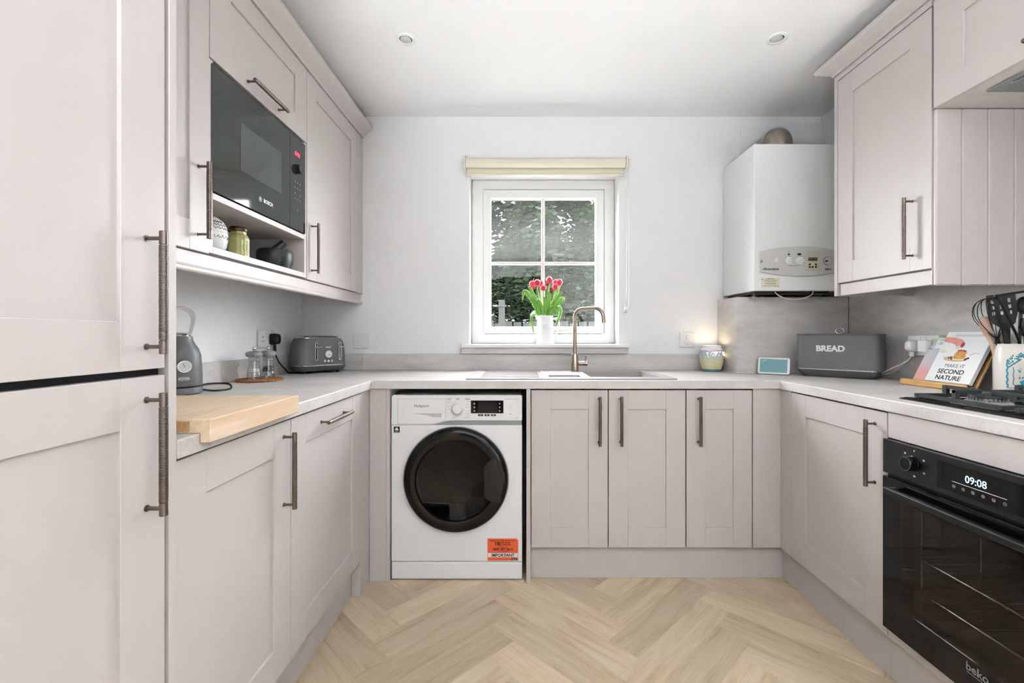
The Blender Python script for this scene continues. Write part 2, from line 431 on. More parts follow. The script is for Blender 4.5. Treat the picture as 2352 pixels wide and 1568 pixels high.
# window opening in the back wall
WX0, WX1, WZ0, WZ1 = -0.299, 0.571, 1.057, 2.054
struct(MB().slab([XL - .3, WX0, WX1, XR + .3], [0, WZ0, WZ1, ZC], lambda i, j: not (i == 1 and j == 1), YB, YB + 0.26, 'XZ').build('wall_back', 'wall_paint'))
struct(MB().box(XL - .12, XL, YR, YB - .0005, 0, ZC).build('wall_left', 'wall_paint'))
struct(MB().box(XR, XR + .12, YR, YB - .0005, 0, ZC).build('wall_right', 'wall_paint'))
struct(MB().slab([XL - .3, -0.62, 0.32, XR + .3], [0, 2.08, ZC], lambda i, j: not (i == 1 and j == 0), YR - .1, YR, 'XZ').build('wall_rear', 'wall_paint'))
struct(MB().box(XL - .3, XR + .3, YR - .1, YB + .26, ZC, ZC + .1).build('ceiling', 'ceiling_paint'))
# unlit hall beyond the open doorway behind the photographer
struct(MB().rings([[(-0.9, y, 0), (0.6, y, 0), (0.6, y, 2.3), (-0.9, y, 2.3)] for y in (YR - .1001, YR - 3.0)], (False, True)).build('wall_hall', 'carcass'))
# unseen upper storey and side walls, added to keep sky light off the fence
struct(MB().box(-8, 8, -5, YB + .26, ZC + .101, 5.6).build('wall_added_upper', 'wall_paint'))
struct(MB().box(-8, XL - .301, YB, YB + .26, -.3, ZC + .1).build('wall_added_left', 'wall_paint'))
struct(MB().box(XR + .301, 8, YB, YB + .26, -.3, ZC + .1).build('wall_added_right', 'wall_paint'))
# window
WY = 2.77
w = struct(MB().slab([WX0 + .001, -0.228, 0.509, WX1 - .001], [WZ0 + .001, 1.116, 1.996, WZ1 - .001], lambda i, j: not (i == 1 and j == 1), WY, WY + .07, 'XZ').build('window_1', 'upvc', bev=0.003))
MB().slab([-0.2245, -0.1815, 0.4586, 0.5055], [1.1195, 1.161, 1.942, 1.9925], lambda i, j: not (i == 1 and j == 1), WY - .004, WY + .05, 'XZ').build('sash', 'upvc', w, bev=0.004, seg=2)
bx0, bx1, bz0, bz1 = 0.1265, 0.147, 1.539, 1.557
for gx0, gx1, gz0, gz1 in ((-0.1815, bx0, 1.161, bz0), (bx1, 0.4586, 1.161, bz0), (-0.1815, bx0, bz1, 1.942), (bx1, 0.4586, bz1, 1.942)):
    MB().box(gx0 - .003, gx1 + .003, WY + .018, WY + .022, gz0 - .003, gz1 + .003).build('pane', 'window_glass', w)
MB().box(bx0, bx1, WY + .008, WY + .034, 1.161, 1.942).build('glazing_bar', 'upvc', w, bev=0.003)
MB().box(-0.1815, bx0, WY + .008, WY + .034, bz0, bz1).box(bx1, 0.4586, WY + .008, WY + .034, bz0, bz1).build('glazing_bar', 'upvc', w, bev=0.003)
MB().tube([(0.19, WY - .012, 1.138), (0.215, WY - .03, 1.14), (0.29, WY - .034, 1.148)], [.007, .008, .006], 8).box(.178, .205, WY - .016, WY - .002, 1.126, 1.152).build('window_handle', 'chrome', w, smooth=50)
# window board and the grey strip under it
struct(MB().box(-0.343, 0.625, YB - .048, WY - .002, 1.037, 1.0565).build('trim_1', 'upvc', bev=0.003))
struct(MB().box(-0.34, 0.612, YB - .034, YB - .0005, 1.0025, 1.0365).build('trim_2', 'worktop_concrete', bev=0.001))
# upstands and cladding
struct(MB().box(XL + .0005, XL + .013, 0.887, YB - .0135, 0.9075, 1.0).build('trim_3', 'worktop_concrete', bev=0.001))
struct(MB().box(XL + .0005, 1.143, YB - .013, YB - .0005, 0.9075, 1.0).build('trim_4', 'worktop_concrete', bev=0.001))
BOXY = 2.412
struct(MB().box(1.1445, XR - .0135, BOXY, YB - .0005, 0.9075, 1.312).build('wall_chase', 'worktop_concrete', bev=0.001))
struct(MB().box(XR - .012, XR - .0005, 0.85, BOXY - .0005, 0.9075, 1.53).build('wall_cladding', 'worktop_concrete', bev=0.001))

# ------------------------------------------------------------------ handles and doors
def handle_mesh():
    m = MB(); y = -0.031; r = 0.0066
    prof = [(r * 0.86, -.11), (r, -.1092), (r, -.0862), (r * .8, -.0858), (r * .8, -.0848)]
    n = 58
    for i in range(n):
        z = -.0846 + .1692 * i / n; dz = .1692 / n
        prof += [(r * 1.08, z + dz * .15), (r * 1.08, z + dz * .6), (r * .96, z + dz * .72), (r * .96, z + dz)]
    prof += [(r * .8, .0848), (r * .8, .0858), (r, .0862), (r, .1092), (r * .86, .11)]
    m.lathe(prof, 14, (0, y, 0))
    for z in (-.097, .097):
        m.lathe([(.0036, -.002), (.0036, .024)], 10, (0, -.002, z), 'Y')
        m.lathe([(.0058, 0), (.0058, .0022)], 12, (0, 0, z), 'Y')
    return m.mesh('handle', 'bronze', smooth=40)
HM = handle_mesh()

def door(parent, x0, w, z0, h, st=0.09, rt=0.088, rb=0.09, handle=None, y=0.0, name='door', label=None):
    g = 0.0015
    m = MB()
    m.box(g, st, 0, .02, g, h - g).box(w - st, w - g, 0, .02, g, h - g)
    m.box(st, w - st, .0002, .02, g, rb).box(st, w - st, .0002, .02, h - rt, h - g)
    m.box(st - .004, w - st + .004, .0065, .018, rb - .004, h - rt + .004)
    d = m.build(name, 'cabinet_paint', parent, (x0, y, z0), bev=0.0009)
    if label: d['label'] = label
    if handle:
        hx, hz, o = handle
        hd = obj('handle', HM, d, (hx - x0, 0, hz - z0), (0, radians(90) if o == 'h' else 0, 0))
        hd['label'] = 'knurled bronze bar handle'
    return d

L90, R90 = radians(90), radians(-90)

# tall fridge housing on the left
t = thing('tall_cabinet', 'tall cream fridge housing with two panelled doors at the left edge', 'cabinet', (-0.67, 0.262, 0), L90)
MB().box(0, .596, .022, .597, 0.15, 2.36).build('body', 'carcass', t)
MB().box(.604, .6225, -.001, .597, 0.0, 2.36).build('end_panel', 'cabinet_paint', t, bev=0.001)
MB().box(0, .6035, .05, .066, 0.0, .1495).build('plinth', 'cabinet_paint', t)
MB().box(-.02, .6035, .02, .5, 1.036, 1.052).build('gap_shade', 'gap_dark', t)  # dark strip standing in for the shade between the two doors
door(t, 0.0, .596, 0.15, .889, .096, .088, .09, handle=(.552, .899, 'v'))
door(t, 0.0, .596, 1.049, 1.25, .096, .088, .086, handle=(.552, 1.188, 'v'))

# left base run
def base_body(parent, w, depth, zt=0.862, z0=.15):
    MB().box(0.001, w - .001, .0215, depth, z0, zt).build('body', 'carcass', parent)
t = thing('base_cabinet', 'cream base cabinet beneath the wooden chopping board, vertical handle', 'cabinet', (-0.68, 0.894, 0), L90)
base_body(t, .452, .59); door(t, 0, .452, .148, .716, .09, .092, .09, handle=(.412, .722, 'v'))
t = thing('dishwasher_cabinet', 'cream appliance door with horizontal handle below the toaster', 'cabinet', (-0.68, 1.347, 0), L90)
base_body(t, .584, .59); door(t, 0, .584, .148, .716, .092, .092, .09, handle=(.300, .815, 'h'))
struct(MB().box(-0.72, -0.682, 1.934, 2.049, 0, .8685).build('trim_5', 'cabinet_paint', bev=0.0008))
struct(MB().box(-0.735, -0.72, 0.886, 1.9335, 0, .147).build('baseboard_left', 'cabinet_paint', bev=0.0008))

# washing machine bay panels
struct(MB().box(-0.682, -0.6065, 2.05, 2.072, 0, .8685).build('trim_6', 'cabinet_paint', bev=0.0008))
struct(MB().box(-0.606, -0.5905, 2.048, 2.6, 0, .8685).build('trim_7', 'cabinet_paint', bev=0.0008))
struct(MB().box(0.0255, 0.044, 2.036, 2.6, 0, .8685).build('trim_8', 'cabinet_paint', bev=0.0008))

# sink run
t = thing('sink_cabinet', 'cream double-door cabinet under the sink beside the washing machine', 'cabinet', (0.0465, 2.05, 0))
MB().box(0.001, .697, .0215, .58, .152, .66).build('body', 'carcass', t)
door(t, 0.0, .3475, .152, .712, .088, .088, .09, handle=(.306, .726, 'v'))
door(t, .3485, .3485, .152, .712, .088, .088, .09, handle=(.402, .726, 'v'))
t = thing('corner_base_cabinet', 'narrow single-door cream base cabinet right of the sink cabinet', 'cabinet', (0.746, 2.05, 0))
MB().box(0.001, .297, .0215, .58, .152, .662).build('body', 'carcass', t)
door(t, 0.0, .298, .152, .712, .086, .088, .09, handle=(.054, .726, 'v'))
struct(MB().box(1.0465, 1.172, 2.05, 2.07, .152, .8685).build('trim_9', 'cabinet_paint', bev=0.0008))
struct(MB().box(0.045, 1.2145, 2.082, 2.098, 0, .1515).build('baseboard_back', 'cabinet_paint', bev=0.0008))
struct(MB().box(1.2, 1.2155, .85, 2.0815, 0, .1515).build('baseboard_right', 'cabinet_paint', bev=0.0008))

# right base run
struct(MB().box(1.17, 1.19, 1.9675, 2.0495, .152, .8685).build('trim_10', 'cabinet_paint', bev=0.0008))
t = thing('base_cabinet', 'cream base cabinet left of the oven under the bread bin worktop', 'cabinet', (1.17, 1.967, 0), R90)
base_body(t, .514, .57); door(t, 0, .515, .152, .712, .096, .09, .1, handle=(.464, .722, 'v'))
t = thing('oven_housing', 'cream oven housing with plain strips above and below the black oven', 'cabinet', (1.17, 1.449, 0), R90)
MB().box(0, .6, 0.0, .02, .786, .866).build('top_strip', 'cabinet_paint', t, bev=0.0009)
MB().box(0, .6, 0.0, .02, .152, .1885).build('bottom_strip', 'cabinet_paint', t, bev=0.0009)
MB().box(0.0, .0012, .021, .57, .152, .785).build('side_panel', 'carcass', t)
MB().box(.5985, .6, .021, .57, .152, .785).build('side_panel', 'carcass', t)
MB().box(0.0013, .5984, .021, .57, .152, .186).build('bottom_panel', 'carcass', t)

# worktop: one continuous U
xs = [XL + .0005, -0.668, -0.232, 0.694, 1.16, XR - .0005]; ys = [0.85, 0.887, 2.037, 2.09, 2.552, YB - .0005]
def wt(i, j):
    if j == 0: return i == 4
    if j == 1: return i in (0, 4)
    if j == 3 and i == 2: return False
    return True
o = MB().slab(xs, ys, wt, 0.869, 0.907).build('worktop', 'worktop_concrete', bev=0.003, seg=2)
tag(o, 'pale concrete-effect U-shaped worktop running round three walls', 'worktop')

# ------------------------------------------------------------------ upper cabinets, left
XU = -0.92
UD = .354
t = thing('wall_cabinet', 'cream wall cabinet beside the fridge housing, left of the microwave', 'cabinet', (XU, 0.945, 0), L90)
MB().box(.001, .399, .0215, UD, 1.352, 2.25).build('body', 'carcass', t)
door(t, 0, .4, 1.35, .902, .08, .085, .085, handle=(.354, 1.496, 'v'))
MB().box(-.058, -.001, 0.001, .02, 1.35, 2.25).build('filler_strip', 'cabinet_paint', t)
t = thing('microwave_cabinet', 'cream wall cabinet holding the microwave, with open shelf niche below', 'cabinet', (XU, 1.346, 0), L90)
MB().box(0, .018, 0.003, UD, 1.356, 1.933).build('side_panel', 'cabinet_paint', t, bev=.0006)
MB().box(.594, .612, 0.003, UD, 1.356, 1.933).build('side_panel', 'cabinet_paint', t, bev=.0006)
MB().box(.0185, .5935, 0.003, UD, 1.356, 1.376).build('shelf', 'cabinet_paint', t, bev=.0006)
MB().box(.0185, .5935, 0.003, UD, 1.519, 1.538).build('shelf', 'cabinet_paint', t, bev=.0006)
MB().box(.0185, .5935, .235, .25, 1.3765, 1.5185).build('back_panel', 'cabinet_paint', t)
MB().box(.001, .611, .0215, UD, 1.9335, 2.25).build('body', 'carcass', t)
door(t, 0, .612, 1.934, .318, .1, .08, .086, handle=(.285, 1.966, 'h'))
t = thing('wall_cabinet', 'tall single-door cream wall cabinet above the toaster, right of the microwave', 'cabinet', (XU, 1.959, 0), L90)
MB().box(.001, .687, .0215, UD, 1.352, 2.25).build('body', 'carcass', t)
door(t, 0, .6, 1.35, .902, .09, .088, .09, handle=(.044, 1.492, 'v'))
MB().box(.6025, .6895, 0.0005, .02, 1.349, 2.251).build('filler_strip', 'cabinet_paint', t, bev=.0006)

def sweep(profile, path):
    """profile [(out, z)], path [(x, y)] with the outside on its left; mitred corners"""
    P = [Vector(p) for p in path]; rings = []
    for i, p in enumerate(P):
        ns = []
        if i > 0: d = (P[i] - P[i - 1]).normalized(); ns.append(Vector((-d.y, d.x)))
        if i < len(P) - 1: d = (P[i + 1] - P[i]).normalized(); ns.append(Vector((-d.y, d.x)))
        nn = ns[0] if len(ns) == 1 else (ns[0] + ns[1]) / (1 + ns[0].dot(ns[1]))
        rings.append([(p.x + nn.x * o, p.y + nn.y * o, z) for o, z in profile])
    return MB().rings(rings)
cor = [(-.06, .002), (.006, .002), (.008, .014), (.03, .03), (.05, .046), (.056, .056), (.056, .068), (-.06, .068)]
o = sweep([(a, 2.252 + b) for a, b in cor], [(XU, YB - .001), (XU, 0.886)]).build('cornice', 'cabinet_paint', bev=.0008)
tag(o, 'cream cornice running along the top of the left wall cabinets', 'moulding')
pel = [(-.03, 1.29), (-.004, 1.29), (-.001, 1.295), (-.001, 1.303), (-.009, 1.306), (-.012, 1.312), (-.012, 1.3485), (-.03, 1.3485)]
o = sweep(pel, [(XU, YB - .001), (XU, 0.886)]).build('light_pelmet', 'cabinet_paint', bev=.0006)
tag(o, 'cream moulded pelmet under the left wall cabinets', 'moulding')

# ------------------------------------------------------------------ upper cabinets, right
XV = 1.40
t = thing('wall_cabinet', 'cream wall cabinet between the boiler and the cooker hood, boarded side', 'cabinet', (XV, 2.032, 0), R90)
MB().box(0, .019, 0, .348, 1.2825, 2.257).build('side_panel', 'cabinet_paint', t, bev=.0008)
MB().box(.0195, .482, .0215, .348, 1.338, 2.25).build('body', 'carcass', t)
MB().box(.4825, .4835, .0, .348, 1.281, 1.876).build('side_panel', 'carcass', t)
MB().box(.0195, .482, 0.0, .02, 2.233, 2.257).build('top_strip', 'cabinet_paint', t, bev=.0006)
MB().box(.0195, .482, .012, .03, 1.284, 1.335).build('pelmet', 'cabinet_paint', t, bev=.0015)
door(t, .0205, .461, 1.338, .893, .088, .09, .09, handle=(.404, 1.492, 'v'), y=0.001)
for k in range(4):
    MB().box(k * .0885 + .0006, min((k + 1) * .0885 - .0006, .3475), .0, .0145, 1.279, 1.8755).build('board', 'cabinet_paint', t, (0.4990, 0, 0), (0, 0, L90), bev=.0038)
t = thing('hood_cabinet', 'cream cabinet over the cooker hood at the top right corner', 'cabinet', (1.388, 1.5315, 0), R90)
MB().box(0, .8, .0215, .359, 1.876, 2.25).build('body', 'carcass', t)
door(t, 0, .8, 1.872, .361, .105, .104, .084, handle=(.412, 1.905, 'h'))
o = MB().box(1.452, 1.725, .78, 1.418, 1.868, 1.8755).box(1.47, 1.70, .80, 1.36, 1.864, 1.868)
for k in range(8): o.box(1.475, 1.695, 1.30 - k * .05, 1.318 - k * .05, 1.862, 1.8645)
tag(o.build('cooker_hood', 'vent_metal', bev=.001), 'grey metal cooker hood set into the underside of the top right cabinet', 'hood')
o = sweep([(a, 2.2575 + b * .8) for a, b in cor], [(XV, 0.73), (XV, 2.032), (XR - .001, 2.032)]).build('cornice', 'cabinet_paint', bev=.0008)
tag(o, 'cream cornice returning round the top of the right wall cabinets', 'moulding')

# ------------------------------------------------------------------ ceiling downlights
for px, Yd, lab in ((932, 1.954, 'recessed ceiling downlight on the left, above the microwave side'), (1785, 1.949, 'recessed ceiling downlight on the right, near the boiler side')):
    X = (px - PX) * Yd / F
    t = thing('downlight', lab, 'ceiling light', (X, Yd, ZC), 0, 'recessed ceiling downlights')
    MB().rings([[(r * cos(2 * pi * j / 32), r * sin(2 * pi * j / 32), z) for j in range(32)] for r, z in ((.042, 0), (.0415, -.003), (.036, -.0055), (.028, -.004), (.0265, .0), (.0265, .004), (.042, .004))], (False, False)).build('trim_ring', 'ceramic_white', t, smooth=50)
    MB().lathe([(.0262, .002), (.0262, -.0005)], 24).build('gap_shade', 'gap_dark', t)  # dark disc painted as the shade around the recessed lamp
    MB().lathe([(.0236, -.0006), (.0236, -.002), (.02, -.004), (.008, -.005)], 24, (-.001, .0015, 0)).build('lamp', 'lamp_glass', t, smooth=50)

# ------------------------------------------------------------------ roller blind
t = thing('roller_blind', 'rolled-up cream roller blind above the window', 'blind', (0.142, 2.60, 2.035))
MB().lathe([(.027, -.455), (.027, .455)], 28, (0, 0, .058), 'X').build('fabric_roll', 'blind_fabric', t, smooth=40)
MB().box(-.452, .452, .019, .0215, -.004, .06).lathe([(.006, -.45), (.006, .45)], 10, (0, .0205, 0), 'X').build('fabric_hem', 'blind_fabric', t, smooth=40)
for s in (-1, 1):
    MB().box(s * .457, s * .466, -.028, .0495, .026, .09).box(s * .457, s * .44, .046, .0495, .03, .086).build('bracket', 'blind_fitting', t, bev=.003)
MB().lathe([(.02, .4665), (.022, .478)], 20, (0, 0, .058), 'X').build('chain_wheel', 'blind_fitting', t, smooth=40)
cpth = [(.4725, -.018, .05 - i * .04) for i in range(20)] + [(.4725, -.017, -.742), (.471, -.009, -.772), (.469, .0, -.777), (.467, .009, -.772)] + [(.4665 + .006 * i / 20, .016, -.742 + i * .0396) for i in range(21)]
MB().tube(cpth, .0013, 6).build('chain', 'white_plastic', t, smooth=60)
MB().box(.457, .474, .03, .0495, -.79, -.74).box(.46, .471, .01, .03, -.776, -.764).build('chain_holder', 'white_plastic', t, bev=.002)

# ------------------------------------------------------------------ sockets and switches
def plate(name, label, w, loc, rz, surface=False, h=.086, d=.009):
    t = thing(name, label, 'socket' if 'socket' in name else 'switch', loc, rz)
    if surface: MB().box(-w / 2, w / 2, -d - .018, 0, -h / 2, h / 2).build('plate', 'white_plastic', t, bev=.004, seg=2)
    else: MB().box(-w / 2, w / 2, -d, 0, -h / 2, h / 2).build('plate', 'white_plastic', t, bev=.0025, seg=2)
    return t
def socket_holes(t, xs, d):
    for x in xs:
        MB().box(x - .002, x + .002, -d - .0004, -d + .0004, .004, .013).box(x - .0095, x - .004, -d - .0004, -d + .0004, -.014, -.01).box(x + .004, x + .0095, -d - .0004, -d + .0004, -.014, -.01).build('pin_holes', 'gap_dark', t)
for nm, px, lab in (('switch_plate', 830.5, 'white fused switch plate on the back wall right of the toaster'), ('switch_plate', 1577.5, 'white fused switch plate on the back wall above the glowing jar')):
    X = (px - PX) * 2.65 / F
    t = plate(nm, lab, .086, (X, YB - .0003, 1.075 if px < 1000 else 1.083), 0)
    MB().box(-.008, .008, -.0125, -.009, .006, .026).build('rocker', 'white_plastic', t, bev=.0015)
    MB().box(-.014, .014, -.0105, -.009, -.03, -.0005).build('fuse_carrier', 'white_plastic', t, bev=.001)
    MB().box(-.004, .004, -.0108, -.0104, -.024, -.0225).build('slot', 'print_grey', t)
t = plate('wall_socket', 'white double socket on the left wall behind the mills', .146, (XL + .0003, 2.272, 1.092), L90)
socket_holes(t, (-.037,), .009)
for x in (-.012, .012): MB().box(x - .0055, x + .0055, -.012, -.009, .014, .03).build('rocker', 'white_plastic', t, bev=.0012)
t = plate('wall_socket', 'white surface-mounted double socket on the clad wall behind the recipe books', .15, (XR - .0125, 1.937, 1.066), R90, True, .088)
for x in (-.012, .012): MB().box(x - .0055, x + .0055, -.03, -.027, .02, .036).build('rocker', 'white_plastic', t, bev=.0012)

# black toaster plug
t = thing('plug', 'black three-pin plug of the toaster in the left wall socket', 'plug', (XL + .0095, 2.312, 1.09), L90)
MB().loft_rr([(0, .022, .026, .008), (.012, .024, .028, .012), (.034, .021, .025, .014), (.04, .014, .018, .01)]).xf(Matrix.Rotation(pi / 2, 4, 'X')).build('body', 'black_rubber', t, smooth=50)
MB().lathe([(.008, .0), (.0075, .02), (.005, .044)], 12, (0, -.016, -.066)).build('cable_sleeve', 'black_rubber', t, smooth=50)
A = Vector((XL + .026, 2.312, 1.026))
pts = [A + Vector((0, 0, .03)), A, A + Vector((.012, .012, -.05)), A + Vector((.03, .04, -.09)), Vector((-1.225, 2.4, .9125)), Vector((-1.185, 2.385, .9125)), Vector((-1.13, 2.37, .9125))]
# ------------------------------------------------------------------ toaster
TC = Vector((-1.108, 2.485)); TA = radians(48)
t = thing('toaster', 'dark grey four-slot toaster with chrome levers and dial in the left corner', 'toaster', (TC.x, TC.y, .907), TA)
hw, hd = .133, .082
MB().loft_rr([(.012, hw - .012, hd - .012, .05), (.03, hw + .002, hd + .002, .055), (.04, hw + .003, hd + .003, .055)]).build('base', 'grey_enamel_dark', t, smooth=40)
MB().loft_rr([(.04, hw + .0045, hd + .0045, .056), (.0445, hw + .0045, hd + .0045, .056)]).build('chrome_band', 'chrome', t, bev=.001)
MB().loft_rr([(.0445, hw + .001, hd + .001, .055), (.1, hw, hd, .055), (.145, hw - .003, hd - .003, .053), (.17, hw - .011, hd - .009, .047), (.183, hw - .019, hd - .013, .04), (.186, hw - .022, hd - .016, .038)], 8).build('body', 'grey_enamel', t, smooth=40)
MB().loft_rr([(.186, hw - .02, hd - .014, .038), (.189, hw - .02, hd - .014, .038), (.197, hw - .032, hd - .022, .03), (.1985, hw - .036, hd - .026, .028)], 8).build('chrome_top', 'chrome', t, smooth=40)
for y in (-.022, .022):
    MB().box(-.08, .08, y - .011, y + .011, .1975, .1992).build('slot', 'gap_dark', t)
for x in (-.045, .083):
    yy = -hd - .0005
    a = MB().prism([(x - .0075 + .0075 + .0075 * cos(q), .075 + .0075 * sin(q)) for q in [pi + pi * i / 8 for i in range(9)]] + [(x + .0075 * cos(q), .158 + .0075 * sin(q)) for q in [pi * i / 8 for i in range(9)]], yy - .004, yy + .012)
    lg = a.build('lever_guide', 'chrome', t, bev=.001)
    MB().box(x - .0025, x + .0025, yy - .0046, yy - .0036, .074, .160).build('slot', 'gap_dark', lg)
    MB().box(x - .006, x + .006, yy - .014, yy - .004, .137, .143).lathe([(.004, 0), (.004, .012)], 10, (x + .013, yy - .014, .14), 'X').box(x, x + .02, yy - .018, yy - .012, .1375, .1425).build('lever', 'chrome', t, bev=.001)
dx = .019
MB().lathe([(.021, 0), (.021, .007), (.018, .009), (.018, .006)], 28, (dx, -hd, .1), 'Y').build('dial_ring', 'chrome', t, smooth=40)
dl = MB().lathe([(.0178, .0), (.0178, .0075)], 28, (dx, -hd, .1), 'Y').build('dial', 'ceramic_white', t)
MB().box(-.008, .006, -.0004, .0004, -.0008, .0008).build('pointer', 'print_black', dl, (dx + .004, -hd - .0079, .098), (0, radians(-12), 0))
for k in (-1, 0, 1):
    MB().lathe([(.0075, 0), (.0075, .005), (.006, .0065)], 16, (dx + k * .019, -hd, .065), 'Y').build('button', 'chrome', t, smooth=40)
lb = MB().prism([(dx + p[0], .1375 + p[1]) for p in rrect(.0165, .0058, .0057)], -hd - .0012, -hd + .004).build('badge', 'chrome', t)
MB().prism([(dx + p[0], .1375 + p[1]) for p in rrect(.0153, .0047, .0046)], -hd - .0015, -hd + .003).build('badge_face', 'grey_enamel', lb)
text('lettering', 'TOWER', .0085, 'print_white', lb, (dx, -hd - .0017, .1375), bold=.0002)
for x in (-.09, .09):
    for y in (-.045, .045): MB().lathe([(.009, 0), (.01, .013)], 12, (x, y, 0)).build('foot', 'black_rubber', t, smooth=40)
o = MB().tube(spline(pts, 8), .0035, 8).build('toaster_cable', 'black_rubber', smooth=60)
tag(o, 'black cable hanging from the plug to the toaster', 'cable')

# ------------------------------------------------------------------ kettle
t = thing('kettle', 'grey retro kettle with chrome handle and temperature gauge beside the fridge housing', 'kettle', (-1.185, 1.573, .907), radians(50))
MB().lathe([(.0636, 0), (.0705, .004), (.0714, .016), (.0688, .024), (.0602, .026)], 40).build('base', 'grey_enamel', t, smooth=40)
MB().lathe([(.0671, .026), (.0671, .0295)], 40).build('gap_shade', 'gap_dark', t)  # dark ring in place of the shaded joint above the base
MB().lathe([(.0679, .0295), (.0709, .034), (.0705, .06), (.0679, .11), (.0662, .135), (.0602, .155), (.0499, .172), (.0439, .185), (.0417, .197), (.0408, .2005), (.0344, .202)], 40).build('body', 'grey_enamel', t, smooth=40)
MB().lathe([(.0353, .202), (.0357, .2045), (.0335, .208), (.0172, .213), (.0052, .214)], 32).build('lid', 'chrome', t, smooth=40)
MB().lathe([(.022, .0), (.022, .012), (.020, .0145), (.0175, .0145), (.0175, .012)], 28, (.0, -.0665, .0985), 'Y').build('gauge_ring', 'chrome', t, smooth=40)
gf = MB().lathe([(.0176, 0), (.0176, .0125)], 28, (.0, -.0665, .0985), 'Y').build('gauge_face', 'print_white', t)
MB().box(-.0006, .0006, -.0003, .0003, -.003, .012).build('needle', 'print_black', gf, (0, -.0794, .0985), (0, radians(-25), 0))
bd = MB().prism([(p[0], .056 + p[1]) for p in rrect(.0165, .0066, .0065)], -.0722, -.066).build('badge', 'chrome', t)
MB().prism([(p[0], .056 + p[1]) for p in rrect(.0154, .0055, .0054)], -.0725, -.066).build('badge_face', 'grey_enamel', bd)
text('lettering', 'TOWER', .0088, 'print_white', bd, (0, -.0727, .056), bold=.0002)
hp = [(.033 + .0, 0, .205), (.04, 0, .235), (.043, 0, .262), (.034, 0, .284), (.008, 0, .297), (-.03, 0, .298), (-.062, 0, .288), (-.085, 0, .268)]
hb = MB()
rr = []
for i, p in enumerate(spline(hp, 5)):
    tw = .0115
    rr.append([(p.x + a, p.y + b, p.z + c) for a, b, c in ((-.006, -tw, -.004), (.006, -tw, .004), (.007, 0, .006), (.006, tw, .004), (-.006, tw, -.004))])
hb.rings(rr).build('handle', 'chrome', t, rot=(0, 0, radians(-20)), smooth=40)
MB().prism([(-.045, .19), (-.075, .205), (-.082, .198), (-.055, .165)], -.016, .016).build('spout', 'grey_enamel', t, rot=(0, 0, radians(-10)), bev=.003)
o = MB().tube(spline([(-1.125, 1.61, .918), (-1.10, 1.64, .911), (-1.085, 1.70, .911), (-1.12, 1.74, .925), (-1.16, 1.69, .93), (-1.165, 1.64, .925)], 8), .0036, 8).build('kettle_cable', 'black_rubber', smooth=60)
tag(o, 'loop of dark cable on the worktop behind the kettle', 'cable')

# ------------------------------------------------------------------ mills on the cork mat
t = MB().lathe([(.093, 0), (.095, .002), (.095, .008), (.093, .01)], 48, (-1.163, 2.03, .907)).build('cork_mat', 'cork', smooth=40)
tag(t, 'round cork mat under the salt and pepper mills', 'mat')
def mill(label, loc, fill):
    t = thing('mill', label, 'mill', loc, 0, 'mills on the cork mat')
    g = MB().lathe([(.0275, 0), (.028, .002), (.028, .022), (.0265, .026), (.0255, .029), (.0265, .032), (.026, .036), (.0215, .062), (.021, .078), (.0235, .081), (.0235, .085), (.0215, .088), (.023, .091), (.023, .094), (.02, .096)], 24)
    g.build('glass_body', 'clear_glass_thin', t, smooth=35)
    MB().lathe([(.0225, .03), (.021, .042), (.02, .045 if fill == 'salt' else .05), (.004, .047 if fill == 'salt' else .054)], 20).build('filling', fill, t, smooth=40)
    MB().lathe([(.012, .0965), (.02, .0965), (.03, .099), (.034, .106), (.0335, .113), (.028, .12), (.012, .1235)], 28).build('top', 'mill_top', t, smooth=40)
    MB().lathe([(.003, .1235), (.003, .127)], 8).sphere((0, 0, .134), .0085, 14, 8).build('knob', 'chrome', t, smooth=60)
mill('salt mill with grey top, the left of the two mills', (-1.172, 2.0, .9172), 'salt')
mill('pepper mill with grey top, the right of the two mills', (-1.148, 2.068, .9172), 'pepper')

# ------------------------------------------------------------------ chopping board with front lip
t = thing('chopping_board', 'thick pale wooden chopping board hooked over the worktop edge', 'board', (-0.668, 0.945, .907))
MB().prism([(-.43, .0003), (.0014, .0003), (.0014, -.019), (.0235, -.019), (.0235, .030), (-.43, .030)], 0, .376).build('slab', 'board_wood', t, bev=.0015)
MB().prism([(-.42, .004), (-.02, .004), (-.02, .0255), (-.42, .0255)], -.0012, .001).build('end_inlay', 'board_end', t)

# ------------------------------------------------------------------ microwave
t = thing('microwave', 'black built-in microwave with glossy glass front', 'microwave', (XU + .001, 1.346, 1.539), L90)
MB().box(.02, .592, .022, .33, .004, .38).build('body', 'black_satin', t)
dr = MB().box(.01, .4665, .001, .021, .003, .383).build('door', 'mw_glass', t, bev=.001)
MB().box(.148, .403, -.0001, .002, .112, .27).build('window', M('mw_window', '#4b5050', 0.06, var=0.02), dr)
text('lettering', 'BOSCH', .0185, 'print_white', dr, (.312, .0004, .052), bold=.0005)
MB().prism([(.262 + .0085 * cos(a), .052 + .0085 * sin(a)) for a in [2 * pi * i / 20 for i in range(20)]], .0004, .001).build('emblem', 'print_white', dr)
MB().prism([(.262 + .007 * cos(a), .052 + .007 * sin(a)) for a in [2 * pi * i / 20 for i in range(20)]], .0002, .001).build('emblem_disc', 'mw_glass', dr)
text('emblem_letter', 'H', .0095, 'print_white', dr, (.262, .0001, .052), bold=.0004)
cp = MB().box(.4685, .598, .001, .021, .003, .383).build('control_panel', 'mw_glass', t, bev=.001)
text('digits', '0:00', .024, 'red_led', cp, (.528, .0004, .314), bold=.0006)
MB().lathe([(.02, 0), (.0195, .015), (.0175, .017)], 24, (.53, .001, .255), 'Y').build('knob', 'black_satin', t, smooth=40)
